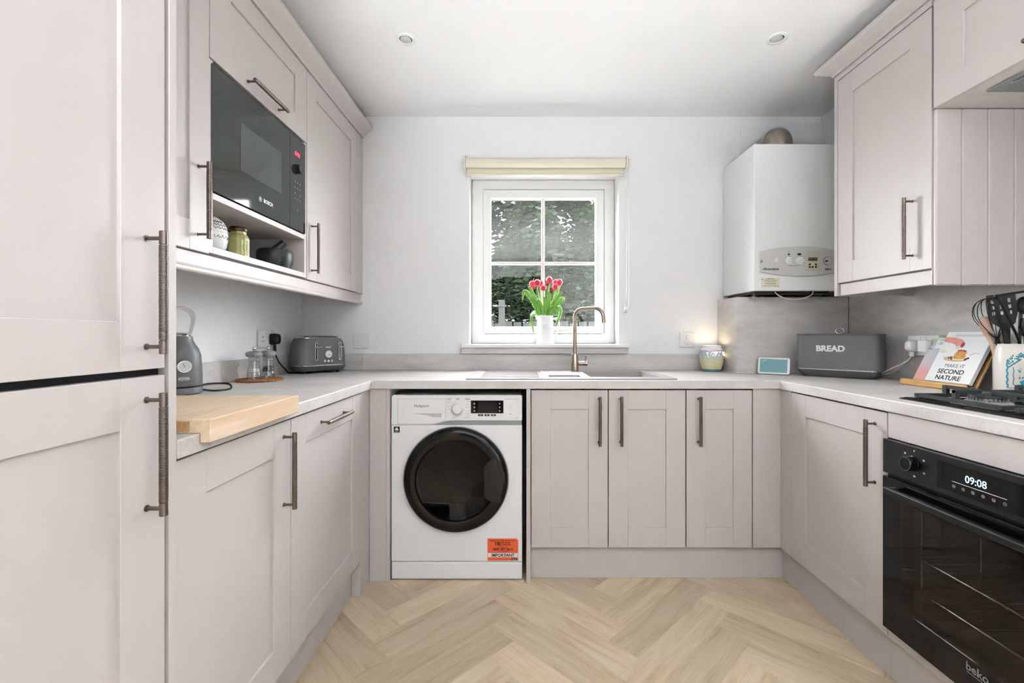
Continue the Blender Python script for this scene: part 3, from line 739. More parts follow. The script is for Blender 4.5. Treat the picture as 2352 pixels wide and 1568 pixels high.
for i in range(3):
    for j in range(4):
        if (i, j) in ((1, 2),): continue
        MB().box(.505 + i * .021, .512 + i * .021, .0003, .001, .196 - j * .023, .199 - j * .023).build('button', 'print_grey', cp)
MB().prism([(.53 + .003 * cos(a), .085 + .003 * sin(a)) for a in [2 * pi * i / 12 for i in range(12)]], .0003, .001).build('button', 'print_grey', cp)

# ------------------------------------------------------------------ things on the niche shelf
NZ = 1.3765
t = thing('ceramic_pot', 'round white ceramic pot with dark script on the niche shelf', 'pot', (-1.005, 1.475, NZ))
MB().lathe([(.026, 0), (.033, .004), (.043, .02), (.048, .042), (.0485, .058), (.0475, .066)], 32).build('body', 'ceramic_white', t, smooth=40)
MB().lathe([(.0482, .0665), (.0478, .069), (.045, .085), (.036, .103), (.02, .116), (.004, .12)], 32).build('lid', 'ceramic_white', t, smooth=40)
def squiggle(m, c, r, a0, a1, z, amp, n=40, rad=.0007, k=5):
    m.tube([(c[0] + (r + .0006) * cos(a0 + (a1 - a0) * i / n), c[1] + (r + .0006) * sin(a0 + (a1 - a0) * i / n), c[2] + z + amp * sin(i * k * 2 * pi / n) + amp * .5 * sin(i * 2.7)) for i in range(n + 1)], rad, 5)
q = MB(); squiggle(q, (0, 0, 0), .0483, radians(-100), radians(30), .05, .004, k=8); q.build('script', 'print_grey', t)
q = MB()
for k, (z, r) in enumerate(((.078, .0472), (.088, .0445), (.098, .0395))): squiggle(q, (0, 0, 0), r, radians(-80 + k * 12), radians(10 - k * 8), z, .003, k=6)
q.build('sprig_print', 'print_black', t)
t = thing('preserve_jar', 'glass jar of greenish preserve with oval label on the niche shelf', 'jar', (-1.0, 1.612, NZ))
hexp = [(.034 * cos(radians(22.5 + 45 * i)), .034 * sin(radians(22.5 + 45 * i))) for i in range(8)]
MB().rings([[(x * s, y * s, z) for x, y in hexp] for s, z in ((.95, 0), (1, .003), (1, .075), (.9, .084), (.74, .09), (.74, .1))]).build('glass', 'preserve', t, bev=.001)
MB().lathe([(.028, .1), (.0285, .101), (.0285, .113), (.027, .115)], 28).build('lid', 'jar_lid', t, smooth=40)
q = MB().prism([(.0135 * .9238 * 0 + x, .042 + y) for x, y in rrect(.0125, .026, .003)], -.0322, -.031).build('label', 'jar_label', t, rot=(0, 0, radians(67)))
MB().rings([[(.008 * k * cos(2 * pi * i / 24), -.0325, .042 + .013 * k * sin(2 * pi * i / 24)) for i in range(24)] for k in (1.0, .85)], (False, False)).rings([[(.004 * k * cos(2 * pi * i / 12), -.0325, .042 + .006 * k * sin(2 * pi * i / 12)) for i in range(12)] for k in (1.0, .6)], (False, False)).build('label_print', 'print_black', q)
t = thing('mortar', 'dark granite mortar on the niche shelf', 'mortar', (-0.998, 1.848, NZ))
MB().lathe([(.05, 0), (.057, .004), (.0655, .03), (.0675, .05), (.066, .072), (.062, .0775), (.056, .077), (.05, .06), (.035, .035), (.01, .026)], 36).build('bowl', 'granite', t, smooth=40)
o = MB().tube(spline([(-1.02, 1.835, 1.409), (-1.01, 1.845, 1.44), (-.985, 1.862, 1.475), (-.972, 1.87, 1.4925)], 5), [.017 + .003 * sin(i * .4) - (.006 if i == 15 else 0) for i in range(16)], 14).build('pestle', 'granite', smooth=60)
tag(o, 'dark granite pestle standing in the mortar', 'pestle')

# ------------------------------------------------------------------ washing machine
WM = Vector((-0.5865, 2.06, 0))
t = thing('washing_machine', 'white front-loading washing machine with black round door', 'washing machine', WM)
k = .0006034
wu = lambda cx: (cx - 60) * k
wz = lambda cy: (1487 - cy) * k
WW = wu(1043)
MB().box(0.003, WW - .003, .012, .54, .004, .838).build('body', 'appliance_white', t, bev=.004)
MB().box(0.0, WW, 0, .04, wz(1346), wz(322)).build('front_panel', 'appliance_white', t, bev=.004, seg=2)
MB().box(0.0, WW, 0.001, .04, .004, wz(1350)).build('kick_panel', 'appliance_white', t, bev=.006, seg=2)
top = [(wu(60), wz(320)), (wu(370), wz(320)), (wu(410), wz(312)), (wu(470), wz(294)), (wu(520), wz(288)), (WW, wz(288)), (WW, wz(104)), (wu(1036), wz(97)), (wu(75), wz(97)), (wu(62), wz(108))]
cp = MB().prism(top, -.001, .04).build('control_panel', 'appliance_white', t, bev=.002)
MB().box(wu(60) + .002, WW - .002, .002, .03, wz(326), wz(284)).build('seam', 'appliance_line', t)
dwo = [(wu(108), wz(312)), (wu(375), wz(312)), (wu(400), wz(308)), (wu(455), wz(290)), (wu(467), wz(280)), (wu(470), wz(128)), (wu(466), wz(125)), (wu(112), wz(125))]
cx_, cz_ = wu(290), wz(215)
MB().prism([((a - cx_) * 1.009 + cx_, (b - cz_) * 1.014 + cz_) for a, b in dwo], -.0014, .0).build('drawer_seam', 'appliance_line', t)
dw = MB().prism(dwo, -.0035, .0).build('detergent_drawer', 'appliance_white', t, bev=.001)
MB().prism([(wu(225), wz(233)), (wu(440), wz(233)), (wu(440), wz(262)), (wu(380), wz(262)), (wu(320), wz(245))], -.0038, -.0033).build('finger_pull', 'print_pale', dw)
text('lettering', 'Hotpoint', .0185, 'print_grey', dw, (wu(290), -.0037, wz(177)), bold=.0002)
MB().lathe([(.027, 0), (.027, .004), (.025, .006), (.0245, .016), (.0215, .02), (.019, .021)], 36, (wu(558), -.001, wz(197)), 'Y').build('programme_dial', 'ceramic_white', t, smooth=35)
MB().rings([[(wu(556) + r * cos(2 * pi * j / 36), -.0222, wz(197) + r * sin(2 * pi * j / 36)) for j in range(36)] for r in (.0215, .0205)], (False, False)).build('dial_ring', 'steel_grey', t)
for i, (cx, cy, wd) in enumerate([(495, 122, 32), (495, 130, 26), (560, 122, 34), (560, 130, 20), (634, 122, 34), (634, 130, 40)]):
    MB().box(wu(cx - wd / 2), wu(cx + wd / 2), -.0013, -.0009, wz(cy + 2), wz(cy - 1.5)).build('programme_print', 'print_grey', cp)
for cx, cy, wd in [(495, 145, 36), (488, 158, 22), (488, 182, 22), (486, 205, 20), (640, 145, 18), (632, 168, 32), (634, 188, 30), (636, 213, 30), (632, 235, 34), (636, 252, 28), (628, 267, 46), (526, 268, 30), (940, 128, 54), (994, 128, 40), (995, 267, 36)]:
    MB().box(wu(cx - wd / 2), wu(cx + wd / 2), -.0013, -.0009, wz(cy + 1.6), wz(cy - 1.6)).build('programme_print', 'print_pale', cp)
ds = MB().box(wu(658), wu(902), -.0022, .0, wz(233), wz(137)).build('display', 'black_gloss', t, bev=.0006)
MB().box(wu(710), wu(858), -.0025, -.002, wz(229), wz(146)).build('screen', M('wm_screen', '#17191b', 0.15), ds)
for cx in (685, 874):
    for cy in (160, 188, 215): MB().rings([[(wu(cx) + .0032 * q * cos(2 * pi * j / 12), -.0025, wz(cy) + .0032 * q * sin(2 * pi * j / 12)) for j in range(12)] for q in (1, .55)], (False, False)).build('icon', 'print_white', ds)
for cx in (731, 779, 827):
    b = MB().box(wu(cx - 19), wu(cx + 19), -.003, -.0005, wz(253), wz(240)).build('button', 'black_gloss', t, bev=.0005)
    MB().box(wu(cx - 6), wu(cx + 6), -.0032, -.0029, wz(248), wz(245)).build('icon', 'print_white', b)
MB().rings([[(wu(952) + r * cos(2 * pi * j / 28), -.0015, wz(187) + r * sin(2 * pi * j / 28)) for j in range(28)] for r in (.0112, .0103)], (False, False)).build('start_button_ring', 'print_pale', t)
MB().box(wu(943), wu(961), -.0014, -.001, wz(188.5), wz(185.5)).build('button_print', 'print_pale', t)
text('button_print', 'M', .01, 'print_grey', t, (wu(955), -.0014, wz(240)))
# wool emblem sticker
st = MB().box(wu(80), wu(124), -.0012, .0, wz(378), wz(333)).build('wool_sticker', 'print_black', t)
for a in (90, 210, 330):
    MB().prism([(wu(102) + .0042 * cos(radians(a)) + .0045 * cos(2 * pi * j / 14), wz(352) + .0036 * sin(radians(a)) + .0045 * sin(2 * pi * j / 14)) for j in range(14)], -.0015, -.001).build('emblem_lobe', 'print_white', st)
MB().box(wu(85), wu(120), -.0015, -.001, wz(374), wz(370)).build('caption', 'print_pale', st)
# orange guarantee sticker
sx0, sx1, sz0, sz1 = wu(783), wu(1013), wz(1337), wz(1172)
st = MB().prism([(sx0, sz0), (sx1, sz0), (sx1, sz1 - .008), (sx1 - .008, sz1), (sx0, sz1)], -.0006, .0005).build('guarantee_sticker', 'orange_sticker', t)
MB().box(wu(786), wu(1010), -.0008, -.0005, wz(1312), wz(1281)).build('white_band', 'print_white', st)
for s, cx, cy, sz, bo in (('REGISTER FOR YOUR FREE', 896, 1189, .0098, 0), ('10', 856, 1213, .0228, .0006), ('YEAR PARTS', 914, 1204, .0088, .0001), ('GUARANTEE', 914, 1219, .0088, .0001), ('CALL FREE NOW', 896, 1237, .006, 0), ('0800 497 0614', 898, 1254, .0148, .0003), ('OPEN 7 DAYS', 898, 1270, .0045, 0), ('IMPORTANT', 898, 1298, .0185, .0005)):
    if s == 'OPEN 7 DAYS':
        MB().box(wu(870), wu(935), -.0009, -.0005, wz(1271.5), wz(1268.5)).build('small_print', 'print_black', st); continue
    text('lettering', s, sz, 'print_black', st, (wu(cx), -.0008, wz(cy)), bold=bo)
b = MB().prism([(wu(983) + x, wz(1327) + y) for x, y in rrect(.0135, .0042, .0025)], -.0009, -.0005).build('brand_tab', 'print_black', st)
text('lettering', 'Hotpoint', .006, 'print_white', b, (wu(983), -.0011, wz(1327)))
# door
DC = (wu(548), 0.0, wz(726))
dr = MB().lathe([(.236, 0), (.2365, .012), (.232, .024), (.222, .032), (.2, .034), (.182, .03), (.176, .02), (.176, .004)], 72, DC, 'Y', (False, False)).build('door', 'black_gloss', t, smooth=35)
MB().lathe([(.2375, 0), (.2385, .006), (.2365, .01)], 72, DC, 'Y', (True, False)).build('door_rim', 'steel_grey', t, smooth=35)
MB().lathe([(.1775, .024), (.165, .021), (.12, .012), (.06, .006), (.003, .004)], 56, DC, 'Y', (False, True)).build('glass_bowl', 'washer_glass', dr, smooth=60)
hp = [(DC[0] + .185 * cos(radians(a)), DC[2] + .185 * sin(radians(a))) for a in range(-22, 23, 4)]
hp2 = [(DC[0] + .128 + .012 * cos(radians(a * 3)), DC[2] + .075 * sin(radians(a * 3.6))) for a in range(22, -23, -4)]
MB().prism([(DC[0] + .125, DC[2] - .07), (DC[0] + .15, DC[2] - .088), (DC[0] + .196, DC[2] - .1), (DC[0] + .219, DC[2] + .0), (DC[0] + .178, DC[2] + .105), (DC[0] + .148, DC[2] + .088), (DC[0] + .125, DC[2] + .065)], -.037, -.02).build('door_grip', 'black_satin', dr, bev=.006, seg=3)
MB().lathe([(.174, -.012), (.165, -.03), (.15, -.18), (.12, -.2), (.004, -.205)], 48, DC, 'Y', (False, True)).build('drum', M('drum_steel', '#77797b', 0.45, metal=0.8), t, smooth=40)
MB().lathe([(.1755, .003), (.170, -.004), (.160, -.02), (.150, -.024), (.146, -.02)], 48, DC, 'Y', (False, False)).build('door_seal', 'black_rubber', t, smooth=40)

# ------------------------------------------------------------------ sink and tap
t = thing('kitchen_sink', 'grey composite inset sink with drainer on the left and two bowls', 'sink', (0, 0, .907))
sx = [-.25, -.205, .105, .135, .285, .33, .66, .712]; sy = [2.066, 2.105, 2.14, 2.25, 2.515, 2.54, 2.575]
def hole(i, j):
    if i == 1 and 1 <= j <= 4: return False
    if i == 3 and j == 2: return False
    if i == 5 and 2 <= j <= 3: return False
    return True
MB().slab(sx, sy, hole, .0003, .0065).build('rim', 'sink_composite', t, bev=.0018, seg=2)
def bowl(x0, x1, y0, y1, zb, tp):
    return MB().rings([[(x, y, z) for x, y in ((x0 + a, y0 + a), (x1 - a, y0 + a), (x1 - a, y1 - a), (x0 + a, y1 - a))] for z, a in ((.0060, -.001), (.0, .0), (zb + .02, tp), (zb, tp + .02))], (False, True))
bowl(.33, .66, 2.14, 2.515, -.17, .008).build('main_bowl', 'sink_composite', t, bev=.004)
bowl(.135, .285, 2.14, 2.25, -.10, .006).build('half_bowl', 'sink_composite', t, bev=.003)
dn = MB().rings([[(-.205, 2.105, .006), (.105, 2.105, .006), (.105, 2.54, .006), (-.205, 2.54, .006)], [(-.2, 2.11, .0035), (.1, 2.11, .001), (.1, 2.535, .001), (-.2, 2.535, .0035)]], (False, True)).build('drainer', 'sink_composite', t)
for i in range(6):
    MB().tube([(-.19, 2.16 + i * .063, .0035), (.09, 2.17 + i * .061, .0025)], .0022, 6).build('drainer_rib', 'sink_composite', t)
MB().lathe([(.04, -.1695), (.042, -.168), (.03, -.169), (.008, -.1688)], 24, (.495, 2.33, 0)).build('waste', 'chrome', t, smooth=40)
TP = Vector((.295, 2.48, .9137))
t = thing('tap', 'brushed bronze swan tap with side lever behind the sink', 'tap', TP)
MB().lathe([(.0225, 0), (.0225, .003), (.0195, .004), (.0195, .093), (.018, .0955), (.0105, .0955)], 28).build('base', 'brushed_steel', t, smooth=35)
dr_ = Vector((.78, -.6257, 0)).normalized()
ln = .178; zt = .343
pth = [Vector((0, 0, .094)), Vector((0, 0, .2)), Vector((0, 0, zt - .05))] + [Vector((0, 0, zt - .05)) + dr_ * (.045 - .045 * cos(radians(a))) + Vector((0, 0, .045 * sin(radians(a)))) for a in (15, 30, 45, 60, 75, 90)]
e = pth[-1]
pth += [e + dr_ * (ln - .1)] + [e + dr_ * (ln - .1) + dr_ * (.05 * sin(radians(a))) + Vector((0, 0, -.05 + .05 * cos(radians(a)))) for a in (15, 30, 45, 60, 75, 86)]
pth += [pth[-1] + Vector((.002, 0, -.03))]
MB().tube(pth, .0098, 16).build('spout', 'brushed_steel', t, smooth=40)
MB().lathe([(.0122, .018), (.0122, .042), (.0112, .0425), (.0112, .0435), (.0132, .044), (.0132, .066), (.012, .067)], 22, (0, 0, .042), 'X').build('lever_body', 'brushed_steel', t, smooth=35)
MB().tube([(.056, 0, .05), (.0585, -.004, .07), (.0615, -.006, .084)], [.0042, .0045, .005], 10).build('lever', 'brushed_steel', t, smooth=40)

# ------------------------------------------------------------------ tulips in a jug
JX, JY, JZ = .146, 2.71, 1.0568
t = thing('jug', 'tall white enamel jug of tulips on the window sill', 'jug', (JX, JY, JZ))
MB().lathe([(.052, 0), (.0545, .003), (.053, .05), (.047, .115), (.0455, .117), (.047, .119), (.0455, .123), (.047, .125), (.0455, .129), (.045, .16), (.0475, .168), (.0455, .1685), (.043, .16), (.043, .05), (.02, .045)], 36).build('body', 'ceramic_white', t, smooth=40)
MB().prism([(-.045, .14), (-.062, .172), (-.055, .173), (-.04, .166)], -.014, .014).build('spout', 'ceramic_white', t, bev=.003)
MB().tube(spline([(.044, 0, .148), (.07, 0, .152), (.083, 0, .125), (.079, 0, .085), (.062, 0, .055), (.05, 0, .05)], 5), .0042, 8).build('handle', 'ceramic_white', t, smooth=50)
q = MB()
for i in range(26):
    a0 = radians(-160 + i * 5.5); q.sphere((.0507 * cos(a0), .0507 * sin(a0), .094 - .004 * abs(sin(i * .55))), .0024, 6, 4)
q.build('embossed_swag', 'ceramic_white', t, smooth=60)

def petal(m, c, r, h, a, w, lean=0.0):
    nu, nv = 5, 7
    vs = []
    for j in range(nv + 1):
        v = j / nv
        rad = r * (sin(pi * (0.12 + v * 0.80)) ** .75) * (1.0 if v < .6 else 1.0 - .25 * (v - .6))
        hw = w * sin(pi * (.18 + .82 * v) * .96 + .05) ** .8 if v < 1 else .02
        hw = w * max(.03, (1 - (abs(v - .45) / .56) ** 2.4))
        for i in range(nu + 1):
            u = -1 + 2 * i / nu
            th = a + u * hw
            vs.append((c[0] + rad * cos(th) * (1 + .05 * (1 - u * u)), c[1] + rad * sin(th) * (1 + .05 * (1 - u * u)), c[2] + h * v - .002 * u * u))
    m.add(vs, [(j * (nu + 1) + i, j * (nu + 1) + i + 1, (j + 1) * (nu + 1) + i + 1, (j + 1) * (nu + 1) + i) for j in range(nv) for i in range(nu)])

def leaf(pts, w, name='leaf', parent=None):
    cl = spline(pts, 6); n = len(cl); vs = []; fs = []
    for i, p in enumerate(cl):
        tt = (cl[min(i + 1, n - 1)] - cl[max(i - 1, 0)]).normalized()
        side = tt.cross(Vector((0, -1, .12))).normalized()
        if side.length < .5: side = Vector((1, 0, 0))
        nor = side.cross(tt).normalized()
        s = i / (n - 1); ww = w * (sin(pi * min(1, .12 + s * .88)) ** .7) if s < 1 else 0.0006
        for u, fold in ((-1, .35), (-.5, .12), (0, 0), (.5, .12), (1, .35)):
            vs.append(p + side * ww * u - nor * ww * fold)
    for i in range(n - 1):
        for j in range(4): fs.append((i * 5 + j, i * 5 + j + 1, i * 5 + 6 + j, i * 5 + 5 + j))
    o = MB().add(vs, fs).build(name, 'tulip_leaf', parent, smooth=80, recalc=False)
    sm = o.modifiers.new('solid', 'SOLIDIFY'); sm.thickness = .0009
    return o

tul = [((1222.7, 651), 2.69, 'leftmost red tulip in the jug'), ((1234, 648), 2.70, 'second red tulip from the left in the jug'), ((1241.6, 649.5), 2.725, 'red tulip tucked behind the second from the left'),
       ((1247.7, 660), 2.675, 'lowest red tulip, in front of the glazing bar'), ((1261.6, 641.4), 2.71, 'tallest red tulip in the jug'), ((1275.4, 657.5), 2.68, 'red tulip in front of the right-hand pair'),
       ((1276.5, 648), 2.725, 'pink-red tulip behind at the right of the bunch'), ((1285, 647), 2.70, 'rightmost red tulip, with a leaf held against it')]
lv = {0: [[(1240, 722), (1232, 690), (1222, 672), (1211, 656)], [(1236, 722), (1226, 692), (1212, 672), (1203, 670), (1200, 690)]],
      1: [[(1240, 724), (1233, 700), (1222, 680), (1217, 690)], [(1234, 726), (1229, 716), (1221, 730), (1226, 766)]],
      2: [[(1246, 724), (1244, 704), (1236, 688), (1232, 690)]],
      3: [[(1250, 724), (1255, 705), (1253, 688), (1248, 682)], [(1247, 724), (1240, 706), (1236, 692), (1241, 690)]],
      4: [[(1256, 724), (1258, 700), (1262, 680), (1256, 666)], [(1258, 722), (1266, 700), (1278, 684), (1276, 668)]],
      5: [[(1262, 723), (1268, 708), (1277, 704), (1285, 714)], [(1266, 724), (1282, 706), (1288, 716), (1276, 752)]],
      6: [[(1262, 722), (1274, 696), (1286, 676), (1293, 671)]],
      7: [[(1264, 722), (1276, 702), (1290, 686), (1295, 688), (1290, 700)], [(1280, 664), (1283, 658), (1288, 650), (1289, 640)]]}
rnd = random.Random(3)
for i, ((px, py), Yt, lab) in enumerate(tul):
    top = at(px, py, Yt); base = Vector((JX + rnd.uniform(-.02, .02), JY + rnd.uniform(-.015, .015), JZ + .06))
    h = .040 if i not in (3,) else .036
    bot = top - Vector((0, 0, h * .5))
    t = thing('tulip', lab, 'flower', base, 0, 'tulips in the jug')
    st = bez(base, base + Vector((0, 0, .07)), bot - Vector((0, 0, .06)), bot, 10)
    MB().tube([p - base for p in st], .0032, 7).build('stem', 'tulip_stem', t, smooth=60)
    m = MB(); c = bot - base
    for kk in range(3): petal(m, c, .0165, h, radians(kk * 120 + 30 + i * 17), radians(72))
    for kk in range(3): petal(m, c, .0185, h * .96, radians(kk * 120 + 90 + i * 17), radians(62))
    m.build('bloom', 'tulip_red', t, smooth=80, recalc=False)
    for q, pl in enumerate(lv[i]):
        dep = JY + rnd.uniform(-.03, .012)
        pp = []
        for s_, (lx, ly) in enumerate(pl):
            Yl = JY * .4 + dep * .6 - .018 * s_ * (1 if q == 0 else -.3)
            if ly > 722: Yl = min(Yl, JY - .05) if s_ > 0 else Yl
            pp.append(at(lx, ly, Yl) - base)
        leaf(pp, .0125 if len(pl) > 4 or i in (3, 4, 5) else .0108, parent=t)

# ------------------------------------------------------------------ boiler
BY = 2.30
bt = lambda px, py: ((px - PX) * BY / F, H + (PY - py) * BY / F)
t = thing('boiler', 'white wall-mounted gas boiler with grey control panel', 'boiler', (0, BY, 0))
BX0, BX1, BZ0, BZ1 = 1.179, 1.60, 1.334, 2.077
MB().box(BX0, BX1, 0, .348, BZ0, BZ1).build('case', 'boiler_white', t, bev=.004, seg=2)
MB().box(BX0 + .02, BX1 - .02, .03, .33, BZ0 - .012, BZ0).build('underside', 'black_satin', t)
for x, y, r, mt in ((1.26, .16, .011, 'chrome'), (1.32, .19, .0075, 'flue_metal'), (1.40, .16, .011, 'flue_metal'), (1.47, .19, .0075, 'chrome'), (1.54, .16, .011, 'flue_metal')):
    MB().lathe([(r, BZ0 - .022), (r, BZ0 - .005)], 14, (x, y, 0)).lathe([(r * 1.5, BZ0 - .016), (r * 1.5, BZ0 - .008)], 6, (x, y, 0)).build('pipe', mt, t, smooth=40)
z_ = lambda cx, cy: bt(1730 + cx / 10.455, 550 + cy / 10.455)
tp = [z_(150, 292), z_(400, 238), z_(700, 192), z_(1050, 176), z_(1400, 182), z_(1700, 216), z_(1925, 258), z_(2150, 310)]
bm_ = [z_(2150, 720), z_(1925, 792), z_(1700, 842), z_(1400, 876), z_(1050, 888), z_(700, 868), z_(400, 828), z_(150, 782)]
pn = MB().prism(tp + bm_, -.009, .001).build('control_panel', 'boiler_grey', t, bev=.003, seg=2)
pr = MB
def disc(cx, cy, rpx, mat, name, d0, d1, par, seg=24):
    x, z = z_(cx, cy); r = rpx / 10.455 * BY / F
    return MB().lathe([(r, d0), (r, d1 - .0005), (r * .93, d1)], seg, (x, 0, z), 'Y').build(name, mat, par, smooth=35)
for cx, r in ((527, 60), (832, 98), (1093, 98)):
    kb = disc(cx, 515, r, 'ceramic_white', 'knob', .0085, .015, t)
    x, z = z_(cx, 515); rr_ = r / 10.455 * BY / F
    MB().box(-rr_ * .85, rr_ * .85, -.006, 0, -rr_ * .18, rr_ * .18).build('grip', 'ceramic_white', kb, (x, -.0145, z), (0, radians(-38), 0), bev=.001)
    MB().lathe([(.0012, 0), (.0012, .001)], 8, (x + rr_ * .62, -.0206, z + rr_ * .48), 'Y').build('marker', 'print_black', kb)
    if r > 70: MB().rings([[(x + rr_ * q * cos(radians(a)), -.0096, z + rr_ * q * sin(radians(a))) for a in range(-40, 100, 10)] for q in (1.03, 1.14)], (False, False), closed=False).build('scale_mark', 'print_black', pn)
disc(828, 362, 22, 'print_black', 'indicator', .008, .0105, t); 
x, z = z_(1080, 360); MB().prism([(x + .0098 * cos(a), z + .0055 * sin(a)) for a in [2 * pi * i / 20 for i in range(20)]], -.0105, -.008).build('reset_button', 'print_black', t)
MB().box(*(z_(812, 300)[0], z_(848, 300)[0]), -.0094, -.008, z_(0, 306)[1], z_(0, 294)[1]).build('icon', 'print_grey', pn)
(x0, z1), (x1, z0) = z_(1228, 292), z_(1588, 742)
tm = MB().box(x0, x1, -.0105, -.004, z0, z1).build('timer', 'cream_panel', t, bev=.001)
(x0, z1), (x1, z0) = z_(1290, 436), z_(1510, 520)
MB().box(x0, x1, -.0112, -.01, z0, z1).build('lcd', 'lcd', tm)
(x0, z1), (x1, z0) = z_(1330, 460), z_(1470, 500)
text('digits', '9:08', .0085, 'print_black', tm, ((x0 + x1) / 2, -.0114, (z0 + z1) / 2))
for cx, cy in ((1326, 603), (1472, 603), (1326, 665), (1394, 665), (1472, 665)): disc(cx, cy, 22, 'print_black', 'button', .01, .0125, t, 14)
gg = disc(1755, 520, 104, 'steel_grey', 'pressure_gauge', .008, .012, t)
x, z = z_(1755, 520)
MB().lathe([(.0195, .011), (.0195, .0128)], 24, (x, 0, z), 'Y').build('gauge_face', 'boiler_grey', gg)
MB().box(x - .016, x + .003, -.0134, -.0129, z - .001, z + .001).build('needle', 'print_black', gg)
disc(1720, 525, 24, 'print_black', 'needle_hub', .0128, .0138, gg, 12)
disc(176, 530, 34, 'steel_grey', 'fixing_screw', .007, .0105, t, 14)
x, z = z_(418, 722); text('lettering', 'WORCESTER', .0125, 'print_black', pn, (x, -.0093, z), bold=.0004)
for dx_ in (0, .0055):
    x, z = z_(232, 712)
    MB().prism([(x - .009 + dx_, z - .006), (x - .0055 + dx_, z - .006), (x + .006 + dx_, z + .007), (x + .0025 + dx_, z + .007)], -.0094, -.0088).build('emblem', 'print_grey', pn)
x, z = z_(1765, 720); text('lettering', '28Si II', .0125, 'print_black', pn, (x, -.0093, z), bold=.0004)
MB().box(z_(820, 0)[0], z_(836, 0)[0], -.0094, -.0088, z_(0, 638)[1], z_(0, 622)[1]).box(z_(860, 0)[0], z_(1100, 0)[0], -.0094, -.0088, z_(0, 632)[1], z_(0, 627)[1]).build('scale_print', 'print_grey', pn)
(x0, z1), (x1, z0) = z_(195, 922), z_(635, 1148)
st = MB().box(x0, x1, -.0012, 0, z0, z1).build('notice_sticker', 'sticker_cream', t, rot=(0, 0, 0))
x, z = z_(412, 944); text('lettering', 'IMPORTANT', .0062, 'print_black', st, (x, -.0014, z), bold=.0001)
for i, (cy, hw_) in enumerate(((978, 160), (1004, 140), (1046, 135), (1070, 130), (1112, 195))):
    MB().box(z_(412 - hw_, 0)[0], z_(412 + hw_, 0)[0], -.0014, -.0011, z_(0, cy + 6)[1], z_(0, cy - 4)[1]).build('small_print', 'print_grey', st)
x, z = z_(213, 955); MB().prism([(x - .003, z - .003), (x + .003, z - .003), (x + .003, z + .003)], -.0014, -.0011).build('corner_mark', 'print_black', st)
MB().tube(spline([(z_(570, 0)[0], .02, BZ0 - .004), (z_(640, 0)[0], .012, BZ0 - .022), (z_(800, 0)[0], .01, BZ0 - .038), (z_(1000, 0)[0], .008, BZ0 - .043), (z_(1250, 0)[0], .008, BZ0 - .037), (z_(1430, 0)[0], .012, BZ0 - .02), (z_(1500, 0)[0], .02, BZ0 - .003)], 6), .0026, 8).build('loose_cable', 'cable_white', t, smooth=60)
# flue
t = thing('boiler_flue', 'grey metal flue elbow on top of the boiler', 'flue', (1.392, 2.43, 2.078))
r = .054
el = [Vector((0, 0, .001)), Vector((0, 0, .045))] + [Vector((0, .055 - .055 * cos(radians(a)), .045 + .055 * sin(radians(a)))) for a in range(15, 91, 15)] + [Vector((0, .2185, .1))]
MB().tube(el, r, 26).build('elbow', 'flue_metal', t, smooth=40)
MB().lathe([(r + .003, .0), (r + .003, .012), (r, .012)], 28, (0, 0, 0.0)).build('collar', 'black_rubber', t, smooth=40)
MB().tube([(0, .062, .1), (0, .074, .1)], r + .003, 28).build('joint_ring', 'flue_metal', t, smooth=40)
o = MB().box(1.278, 1.40, YB - .008, YB - .0003, 1.95, 2.305).build('access_panel', 'wall_paint', bev=.001)
tag(o, 'white panel fixed to the wall behind the boiler top', 'panel')

# ------------------------------------------------------------------ glowing ceramic jar
JC = Vector((1.072, 2.555, .9073))
t = thing('lamp_jar', 'ceramic jar lamp in purple, cream and teal glaze, glowing warmly', 'lamp', JC)
MB().lathe([(.046, 0), (.05, .003), (.055, .02), (.064, .06), (.0665, .085), (.0655, .105), (.061, .12), (.053, .128)], 40, caps=(True, False)).build('body', 'jar_glaze', t, smooth=40)
MB().rings([[(r_ * cos(2 * pi * j / 36), r_ * sin(2 * pi * j / 36), z) for j in range(36)] for r_, z in ((.053, .128), (.05, .133), (.051, .143), (.0495, .145), (.047, .143), (.046, .132), (.05, .12), (.06, .1), (.06, .06))], (False, False)).build('neck', 'ceramic_white', t, smooth=40)
prof = [(.046, 0), (.055, .02), (.064, .06), (.0665, .085), (.0655, .105), (.061, .12)]
def rad_at(z):
    for (r0, z0), (r1, z1) in zip(prof, prof[1:]):
        if z0 <= z <= z1: return r0 + (r1 - r0) * (z - z0) / (z1 - z0)
    return .06
q = MB(); rj = random.Random(5)
for i in range(70):
    a = radians(rj.uniform(-135, -5)); zz = .112 - abs(rj.gauss(0, .010)) - (.03 * max(0, (degrees := math.degrees(a)) + 60) / 60 if math.degrees(a) > -60 else 0) * rj.random()
    rr_ = rad_at(zz) + .0002
    q.sphere((rr_ * cos(a), rr_ * sin(a), zz), rj.choice((.0007, .001, .0013)), 5, 4)
q.build('light_holes', 'fairy', t)
q = MB(); squiggle(q, (0, 0, 0), .0625, radians(-150), radians(-95), .06, .006, n=40, k=6, rad=.0005); q.build('script', 'print_grey', t)
pl = bpy.data.lights.new('lamp_jar_light', 'POINT'); pl.energy = 0.2; pl.color = (1.0, 0.78, 0.5); pl.shadow_soft_size = .02
po = bpy.data.objects.new('lamp_jar_light', pl); C.objects.link(po); po.location = (JC.x, JC.y, JC.z + .125)
o = MB().tube(spline([(1.115, 2.52, .9105), (1.13, 2.46, .9098), (1.16, 2.405, .9098), (1.21, 2.4, .9098), (1.27, 2.402, .9098), (1.30, 2.395, .9098)], 6), .0022, 6).build('lamp_cable', 'cable_white', smooth=60)
tag(o, 'thin white cable running from the jar lamp to the smart display', 'cable')

